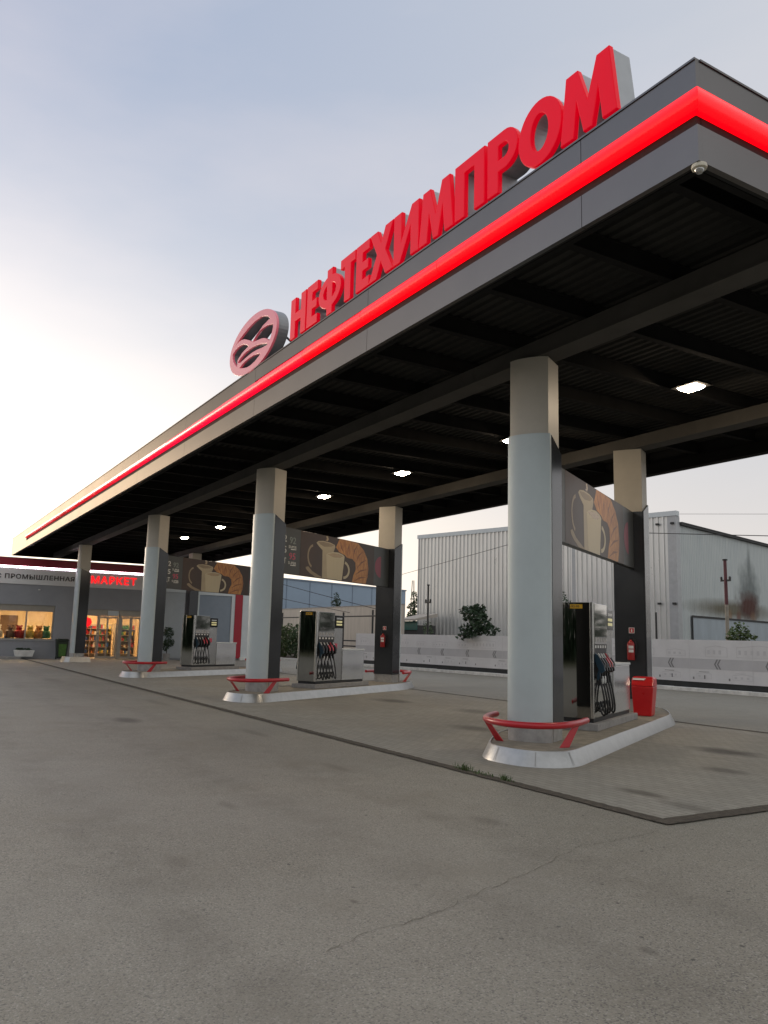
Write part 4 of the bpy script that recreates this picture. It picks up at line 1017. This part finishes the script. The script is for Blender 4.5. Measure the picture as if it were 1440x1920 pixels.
# green bin
t = thing('wheelie_bin', 'dark green bin with bright green print by the far column', 'bin', (-47.15, 8.05, .0))
b = MB(); b.hexa([(-.22, -.24, .05), (.22, -.24, .05), (.22, .24, .05), (-.22, .24, .05)], [(-.27, -.30, .98), (.27, -.30, .98), (.27, .30, .98), (-.27, .30, .98)]); b.build('body', M['bin_black'], t, bevel=.03)
b = MB(); b.loft([[(-.30, -.33, .985), (.30, -.33, .985), (.30, .33, .985), (-.30, .33, .985)], [(-.26, -.28, 1.10), (.24, -.28, 1.10), (.24, .28, 1.10), (-.26, .28, 1.10)]]); b.build('lid', M['bin_black'], t, bevel=.03)
b = MB(); b.hexa([(.242, -.17, .16), (.245, -.17, .16), (.245, .17, .16), (.242, .17, .16)], [(.272, -.2, .82), (.276, -.2, .82), (.276, .2, .82), (.272, .2, .82)]); b.build('print', M['bin_green'], t)
for s in (-1, 1): MB().lathe([(.001, -.03), (.07, -.03), (.07, .03), (.001, .03)], 12, ax='y', c=(-.2, s * .22, .07)).build('wheel', M['rubber'], t)
# planter
t = thing('planter', 'low pale concrete planter with small plants under the shop window', 'planter', (-47.3, 6.2, .12))
b = MB(); b.hexa([(-.2, -.42, 0), (.2, -.42, 0), (.2, .42, 0), (-.2, .42, 0)], [(-.26, -.5, .34), (.26, -.5, .34), (.26, .5, .34), (-.26, .5, .34)]); b.build('trough', M['kerb_white'], t, bevel=.02)
leaf_cloud(random.Random(3), [((0, -.2, .38), (.18, .22, .09)), ((0, .15, .38), (.16, .2, .07))], 220, .05).build('plants', M['leaf_dark'], t, fixn=False)
struct(MB().box(-60, -46.9, -12, 6.05, -.02, .12).build('pavement', M['concrete'], bevel=.02))
# potted tree and chair by the wall
t = thing('potted_plant', 'dark potted shrub in a pot against the pale shop wall', 'potted plant', (-47.1, 13.75, .0))
b = MB(); b.lathe([(.001, 0), (.17, 0), (.22, .38), (.001, .38)], 14); b.build('pot', M['concrete'], t, smooth=True)
leaf_cloud(random.Random(9), [((0, .05, 1.55), (.25, .3, .35)), ((.05, .1, 1.0), (.25, .34, .25)), ((0, -.1, .75), (.2, .25, .25))], 700, .065).build('foliage', M['leaf_dark'], t, fixn=False)
MB().tube([(0, 0, .35), (.02, .03, .9), (0, .05, 1.5)], [.025, .02, .01], 6).build('stem', M['bark'], t)
t = thing('chair', 'dark chair standing by the shop wall behind the farthest pump', 'chair', (-46.9, 14.95, 0), R(-90))
b = MB(); b.box(-.22, .22, -.22, .22, .43, .47); b.build('seat', M['black'], t, bevel=.01)
b = MB(); b.box(-.22, .22, .19, .22, .62, .98); b.build('backrest', M['black'], t, bevel=.01)
for sx in (-1, 1):
    for sy in (-1, 1):
        b = MB(); b.box(sx * .2 - .014, sx * .2 + .014, sy * .2 - .014, sy * .2 + .014, .006, .43 if sy < 0 else .98); b.build('leg', M['black'], t)

# ------------------------------------------------------------------ hoarding along the back
FD = R(4.675); FO = Vector((-36.30, 23.39))
def fxy(s, off=0): return (FO.x + math.cos(FD) * s - math.sin(FD) * off, FO.y + math.sin(FD) * s + math.cos(FD) * off)
fence = thing('hoarding', 'long white printed hoarding with grey band and chevrons behind the pumps', 'fence', (FO.x, FO.y, 0), FD)
b = MB(); b.box(-5.06, 40, 0, .06, .32, 1.80, 0)
n0 = 0
def fp(pts, lift, mi): b.prism(pts, -lift - .002, -lift, lambda p, q, h: (p, h, q), mi)
fp([(-5.05, .78), (39.9, .78), (39.9, 1.14), (-5.05, 1.14)], .0005, 1)
rg = random.Random(21)
for k in range(22):
    s = .68 + 1.87 * k - 3.74
    if s < -4.9: continue
    for dx in (0, .11):
        fp([(s + dx, .96), (s + dx + .10, .79), (s + dx + .16, .79), (s + dx + .06, .96), (s + dx + .16, 1.13), (s + dx + .10, 1.13)], .0030, 3)
def lineart(x0, z0, w_, h_):
    lw = .012
    fp([(x0, z0), (x0 + w_, z0), (x0 + w_, z0 + lw), (x0, z0 + lw)], .003, 2)
    fp([(x0, z0 + lw), (x0 + lw, z0 + lw), (x0 + lw, z0 + h_), (x0, z0 + h_)], .003, 2); fp([(x0 + w_ - lw, z0 + lw), (x0 + w_, z0 + lw), (x0 + w_, z0 + h_), (x0 + w_ - lw, z0 + h_)], .003, 2)
    fp([(x0, z0 + h_), (x0 + w_ / 2, z0 + h_ * 1.25), (x0 + w_, z0 + h_), (x0 + w_, z0 + h_ + lw * 1.6), (x0 + w_ / 2, z0 + h_ * 1.25 + lw * 1.6), (x0, z0 + h_ + lw * 1.6)], .0031, 2)
    for q in range(int(w_ / .22)):
        fp([(x0 + .07 + q * .22, z0 + h_ * .3), (x0 + .16 + q * .22, z0 + h_ * .3), (x0 + .16 + q * .22, z0 + h_ * .75), (x0 + .07 + q * .22, z0 + h_ * .75)], .003, 2)
s = -4.6
while s < 36:
    w_ = rg.uniform(.6, 1.6); lineart(s, 1.22, w_, rg.uniform(.18, .34)); s += w_ + rg.uniform(.2, .9)
s = -4.4
while s < 36:
    w_ = rg.uniform(.5, .9); 
    if rg.random() < .55: lineart(s, .45, w_, .16)
    fp([(s - .15, .42), (s - .09, .42), (s - .09, .5), (s - .15, .5)], .003, 3)
    if rg.random() < .6: fp([(s + w_ * .5, .44), (s + w_ * .5 + .05, .44), (s + w_ * .5 + .05, .57), (s + w_ * .5, .57)], .0045, 3)
    fp([(s + .1, .68), (s + .5, .68), (s + .5, .695), (s + .1, .695)], .003, 3 if rg.random() < .4 else 2)
    s += w_ + rg.uniform(.3, 1.0)
for k in range(19):
    s = -5.06 + 2.4 * k; fp([(s, .33), (s + .012, .33), (s + .012, 1.79), (s, 1.79)], .0055, 2)
b.build('panel', [M['fence_white'], M['fence_grey'], M['fence_line'], M['fence_dark']], fence)
b = MB(); b.box(-5.06, 40, .03, .2, .0, .318); b.build('base_wall', M['fence_base'], fence)
for k in range(19):
    b = MB(); b.box(-5.0 + 2.4 * k, -4.94 + 2.4 * k, .062, .12, .32, 1.78); b.build('post', M['pole_dark'], fence)
kb = MB()
for k in range(44):
    s0 = -17 + k * 1.5
    if s0 > 40: break
    kb.box(s0 + .006, s0 + 1.494, -.36, -.16, -.02, .13 + random.uniform(-.006, .006))
struct(kb.build('kerb', M['kerb_white'], loc=(FO.x, FO.y, 0), rz=FD, bevel=.012))
struct(MB().box(-60, 40, -.155, 22, -.02, .03).build('verge', M['joint'], loc=(FO.x, FO.y, 0), rz=FD))

# ------------------------------------------------------------------ warehouse
WU = Vector((-.97083, -.23976)); WV = Vector((-.26, .9656)).normalized(); WC = Vector((-32.97, 40.21))
wa = math.atan2(WU.y, WU.x)                 # local x along the long wall (leftwards), local -y ... outward
wh = thing('warehouse', 'big pale ribbed sheet metal warehouse behind the hoarding', 'building', (WC.x, WC.y, 0), wa)
# local frame: x = u (along left wall); v direction = ? compute local y sign
ly = Vector((-math.sin(wa), math.cos(wa)))
sg = 1 if ly.dot(WV) > 0 else -1
def ribbed(mb, x0, x1, y, z0, z1, per, dep, face, mi=0, along='x'):
    pts = []; x = x0
    while x < x1:
        pts += [(x, 0), (x + per * .55, 0), (x + per * .65, dep), (x + per * .9, dep)]; x += per
    pts = [(min(p, x1), q) for p, q in pts] + [(x1, 0)]
    f = (lambda p, q, z: (p, y + face * q, z)) if along == 'x' else (lambda p, q, z: (y + face * q, p, z))
    mb.loft([[f(p, q, z0) for p, q in pts], [f(p, q, z1) for p, q in pts]], mi, caps=False, closed=False)
b = MB(); ribbed(b, .45, 21.0, 0, 0, 9.36, .36, .085, -sg); b.build('long_wall', M['sheet'], wh, fixn=False)
b = MB(); b.box(.4, 21.0, *sorted((sg * .05, sg * 18)), 0, 9.2); b.build('inner_shell', M['sheet_trim'], wh)
b = MB(); b.box(-.16, 21.2, *sorted((-sg * .12, sg * .3)), 9.361, 9.66); b.build('parapet', M['white_frame'], wh)
for bx in ((-.1, .44), (20.98, 21.12)):
    b = MB(); b.box(*bx, *sorted((-sg * .07, sg * .45)), 0, 9.36); b.build('corner_trim', M['sheet_trim'], wh)
b = MB(); b.box(6.85, 7.30, *sorted((-sg * .075, -sg * .046)), 0, 9.35); b.build('downpipe_cover', M['sheet_trim'], wh)
for zz in (4.05, 8.9):
    for xx in (.1, 1.05):
        b = MB(); b.box(xx - .1, xx + .1, *sorted((-sg * .2, -sg * .071)), zz - .06, zz + .06); b.build('wall_bracket', M['pole_dark'], wh)
# gable side wall, its own frame: local x along v
ge = MB()
pts = []; x = .5
while x < 40: pts += [(x, 0), (x + .12, 0), (x + .15, .022), (x + .2, .022)]; x += .25
# wall lies on local x = -0.02 .. facing -u
gw = bpy.data.objects.new('side_wall', None)
o_ = MB(); o_.loft([[(p, -q, 0) for p, q in pts], [(p, -q, 8.85) for p, q in pts]], caps=False, closed=False)
side = o_.build('side_wall', M['gable'], wh, fixn=False)
# orient: its x axis -> v ; outward -> -u (screen side)
side.rotation_euler.z = (PI / 2 if sg > 0 else -PI / 2); side.location = (.02, 0, 0)
if sg < 0: side.scale = (1, 1, 1)
rf = MB()
n = int(39 / .22)
for k in range(n):
    y0 = .5 + k * .22; rf.box(-.25, .3, *sorted((sg * y0, sg * (y0 + .14))), 8.96, 9.03)
rf.box(-.22, .3, *sorted((sg * .5, sg * 39.5)), 8.86, 8.955); rf.build('roof_edge', M['roof_dark'], wh)
rf = MB(); rf.hexa([(.3, sg * .5, 8.86), (20, sg * .5, 8.86), (20, sg * 39.5, 8.86), (.3, sg * 39.5, 8.86)], [(.3, sg * .5, 8.97), (20, sg * .5, 9.1), (20, sg * 39.5, 9.1), (.3, sg * 39.5, 8.97)]); rf.build('roof', M['roof_dark'], wh)
gt = MB(); gt.box(-.06, -.03, *sorted((sg * 1.85, sg * 16)), 0, 3.30, 1)
gt.box(-.11, -.061, *sorted((sg * 1.78, sg * 16.2)), 3.30, 3.42, 0).box(-.11, -.061, *sorted((sg * 1.78, sg * 1.88)), 0, 3.30, 0); gt.build('gate', [M['pole_dark'], M['gate_blue']], wh)

# ------------------------------------------------------------------ blue building, beige wall, iron fence, shed
bb = thing('blue_building', 'flat blue grey clad building far behind the middle pump', 'building', (-87., 38.1, 0), math.atan2(19.7, -7.3))
b = MB(); b.box(-12, 24, 0, 14, 0, 8.0); b.build('wall', M['blue_wall'], bb)
b = MB(); x = -10.6
while x < 24: b.box(x - .06, x + .06, -.03, -.002, 0, 8.0); b.box(x-.06, x+.06, 14.002, 14.03, 0, 8.0); x += 3.9
b.build('seam', M['blue_seam'], bb)
b = MB(); b.box(-12.1, 24.1, -.1, 14.1, 8.002, 8.17); b.build('roof_cap', M['blue_seam'], bb)
bw = thing('beige_wall', 'beige streaked concrete wall behind the iron pipe fence', 'wall', (-60, 30, 0))
b = MB()
for k in range(10): b.box(-12 + 2.45 * k, -12 + 2.45 * k + 2.44, 0, .16, 0, 3.86)
b.build('panels', M['beige_wall'], bw); MB().box(-12, 12.5, -.03, .19, 3.861, 3.92).build('coping', M['concrete'], bw)
pf = thing('pipe_fence', 'dark iron pipe fence in front of the beige wall', 'fence', (-52, 26, 0))
for xx, zt in ((-6.6, 3.3), (-1.5, 3.2), (3.4, 3.2), (7.3, 3.3), (-12, 3.2)):
    b = MB(); b.tube([(xx, 0, .03), (xx, 0, zt)], .065, 8); b.build('post', M['pole_dark'], pf)
for zz in (2.92, 1.34, .99):
    b = MB(); b.tube([(-14, -.05, zz), (9.5, -.05, zz)], .05, 6); b.build('rail', M['pole_dark'], pf)
sh = thing('teal_shed', 'small teal shed with pale roof edge left of the warehouse', 'shed', (-50.6, 33, 0))
b = MB(); b.box(-1.6, .40, 0, 1.6, 0, 2.55); b.build('wall', M['roof_dark'], sh); b = MB(); b.box(-1.6, .40, -.06, -.002, 2.2, 2.85); b.build('teal_panel', M['teal'], sh)
b = MB(); b.hexa([(-1.8, -.3, 2.86), (.5, -.3, 2.86), (.5, 1.7, 3.2), (-1.8, 1.7, 3.2)], [(-1.8, -.3, 3.0), (.5, -.3, 3.0), (.5, 1.7, 3.45), (-1.8, 1.7, 3.45)]); b.build('roof', M['beige_wall'], sh)

# ------------------------------------------------------------------ poles, wires, mast
def pole(label, loc, h, r, mats, arms=True, split=None):
    t = thing('utility_pole', label, 'utility pole', loc, 0, 'utility poles behind the hoarding')
    if split:
        MB().tube([(0, 0, 0), (0, 0, split)], [r, r * .95], 10).build('shaft', mats[0], t, smooth=True); MB().tube([(0, 0, split), (0, 0, h)], [r * .95, r * .85], 10).build('painted_shaft', mats[1], t, smooth=True)
    else: MB().tube([(0, 0, 0), (0, 0, h)], [r, r * .8], 10).build('shaft', mats[0], t, smooth=True)
    if arms:
        b = MB(); b.box(-.25, .25, -.04, .04, h - .95, h - .87); b.build('crossarm', M['pole_dark'], t)
        for xx in (-.22, .22): MB().lathe([(.001, 0), (.05, 0), (.06, .08), (.03, .14), (.001, .14)], 10, c=(xx, 0, h - .87)).build('insulator', M['black'], t, smooth=True)
        MB().lathe([(.001, 0), (r * 1.3, 0), (r * 1.3, .06), (.001, .06)], 10, c=(0, 0, h)).build('cap', M['pole_dark'], t)
    return t
pole('tall pale pole with faded red band before the stained warehouse wall', (-23.70, 32.22, 0), 5.45, .085, [M['pole_wood'], M['pole_red']], True, 3.45)
pole('thin dark pole at the left end of the warehouse', (-36.8, 24.85, 0), 4.45, .06, [M['pole_dark']], True)
pole('short thin black post beside the rear column and warehouse corner', (-23.47, 27.3, 0), 2.92, .05, [M['pole_dark']], False)
def wire(label, a, b_, sag, r=.012):
    A, B = Vector(a), Vector(b_); pts = []
    A2, B2 = A + (A - B) * .0, B + (B - A) * .35
    for k in range(21):
        u = k / 20; p = A2.lerp(B2, u); p.z -= sag * 4 * u * (1 - u); pts.append(p)
    o = MB().tube(pts, r, 5).build('overhead_wire', M['wire']); tag(o, label, 'wire', 'overhead wires')
wire('thin wire crossing the right warehouse wall near its roof', (-32.5, 30.5, 7.55), (-19.99, 29.94, 6.05), .02, .018)
wire('faint high wire in the pale sky above the warehouse roof', (-47.5, 52.5, 12.4), (-38.81, 58.26, 11.95), .0, .014)
wire('slanting wire rising across the left part of the warehouse', (-51.08, 31.48, 6.06), (-34.7, 28.7, 6.82), .0, .016)
wire('upper slanting wire before the blue grey building', (-63.5, 26.2, 6.2), (-52.6, 29.3, 4.0), .05, .022)
wire('lower slanting wire before the blue grey building', (-63, 26.3, 4.85), (-54.5, 27.6, 3.7), .03, .022)
ms = thing('lattice_mast', 'thin lattice mast on the pink horizon left of the warehouse', 'mast', (-84, 54.5, 0))
b = MB()
for q in range(3):
    a = q * 2.1; b.tube([(.5 * math.cos(a), .5 * math.sin(a), 0), (.12 * math.cos(a), .12 * math.sin(a), 8.6)], .05, 5)
for k in range(9): b.tube([(.5 - .04 * k, 0, k * .9), (-.22 + .02 * k, .42 - .035 * k, k * .9 + .9)], .03, 4)
b.build('lattice', M['pole_dark'], ms)

# ------------------------------------------------------------------ plants
plant('shrub', 'dark green shrub leaning over the hoarding left of the nearest column', 'shrub', (-31.45, 24.3, 0),
      [((.0, -.35, 2.75), (.75, .5, .42)), ((-.75, -.3, 3.0), (.42, .35, .22)), ((.45, -.35, 2.35), (.6, .5, .5)), ((-.15, -.7, 2.05), (.5, .35, .35)), ((.95, -.2, 2.05), (.5, .4, .28)), ((-.42, -.85, 1.72), (.28, .2, .18)), ((.2, -.3, 3.1), (.45, .35, .18)), ((.3, -.75, 1.9), (.35, .25, .25))], 1250, .10, 'leaf_dark', 1, (.1, .25, 0), 'bushes along the hoarding')
plant('shrub', 'small light green bush behind the hoarding at the foot of the red banded pole', 'shrub', (-22.1, 30.7, 0),
      [((.1, 0, 2.2), (.4, .4, .42)), ((-.35, .1, 2.0), (.3, .3, .28)), ((.45, .1, 1.9), (.4, .3, .3)), ((0, 0, 1.4), (.7, .5, .5))], 900, .08, 'leaf_light', 2, None, 'bushes along the hoarding')
plant('tree', 'slim young tree rising above the nearest pump before the warehouse', 'tree', (-32.75, 30.85, 0),
      [((-.1, 0, 4.1), (.28, .3, .3)), ((.25, 0, 3.6), (.35, .3, .35)), ((-.35, 0, 3.5), (.25, .25, .25)), ((.1, 0, 3.0), (.55, .5, .5)), ((0, 0, 2.2), (.6, .5, .5))], 700, .085, 'leaf_dark', 3)
plant('tree', 'small tree top showing above the beige wall', 'tree', (-60.0, 31.4, 0),
      [((0, 0, 4.9), (.22, .22, .3)), ((-.3, 0, 4.35), (.3, .3, .3)), ((.3, 0, 4.4), (.32, .3, .3)), ((0, 0, 3.7), (.6, .5, .5))], 520, .10, 'leaf_dark', 4)
for k, (x, y, s, lb) in enumerate(((-55.6, 25.0, 1.0, 'bright green bush left of the middle pump by the kerb'), (-53.0, 24.9, 1.05, 'dense green bush half hidden by the middle pump'), (-50.6, 24.9, .9, 'green bush wholly behind the middle pump tower'), (-59.5, 25.1, .9, 'green bush beside the white corner pilaster of the shop'))):
    plant('bush', lb, 'bush', (x, y, .02), [((0, 0, 1.35 * s), (.9 * s, .7, .85 * s)), ((-.7 * s, .1, 1.0 * s), (.7, .6, .7 * s)), ((.7 * s, 0, 1.05 * s), (.75, .6, .75 * s)), ((.2, .1, 2.05 * s), (.5, .45, .4)), ((-.4, 0, 1.9 * s), (.4, .4, .4)), ((0, -.1, .5), (1.3, .6, .5))], 2600, .085, 'leaf_light' if k != 1 else 'leaf_mid', 20 + k, None, 'bushes left of the middle pump')
plant('tree', 'sparse tree on the horizon at the foot of the lattice mast', 'tree', (-59.3, 38.6, 0),
      [((0, 0, 5.2), (.3, .3, .5)), ((.3, 0, 4.5), (.5, .4, .35)), ((-.4, 0, 4.3), (.45, .4, .3)), ((0, 0, 3.6), (.7, .6, .5))], 650, .11, 'leaf_mid', 6)
plant('shrub', 'faint climbing greenery at the left foot of the warehouse wall', 'shrub', (-37.6, 25.4, 0), [((0, 0, 2.1), (.28, .3, .5)), ((.1, 0, 1.5), (.35, .3, .5))], 300, .07, 'leaf_mid', 8, None, 'bushes along the hoarding')
# belts of trees across the road behind the photographer and beyond the yard to the right (both seen in the polished pumps)
rg = random.Random(5)
def belt(x0, x1, y, n, h0, h1, leaves, size, spire):
    cl_ = []
    for k in range(n):
        x = x0 + (x1 - x0) * k / n + rg.uniform(-1, 1); yy = y + rg.uniform(-4, 4); h = rg.uniform(h0, h1); wd = 2.3 * (.55 if spire and rg.random() < .55 else 1.)
        for q in range(6): cl_.append(((x + rg.uniform(-.6, .6), yy + rg.uniform(-1, 1), h * (.12 + .155 * q)), (wd * (1.1 - .15 * q), wd * (1.1 - .15 * q), h * .13)))
    return leaf_cloud(rg, cl_, leaves, size)
tag(belt(-75, 90, -44, 95, 6, 10, 34000, .62, False).build('treeline', M['leaf_dark'], fixn=False), 'dark belt of trees across the yard behind the photographer', 'trees', kind='stuff')
tag(belt(-40, 60, 74, 40, 4.6, 9.8, 15000, .45, True).build('treeline', M['leaf_dark'], fixn=False), 'dark belt of pointed trees beyond the yard right of the warehouse', 'trees', kind='stuff')
struct(MB().box(-120, 120, -60, -30, -.02, .05).build('grass_verge', M['grass']))
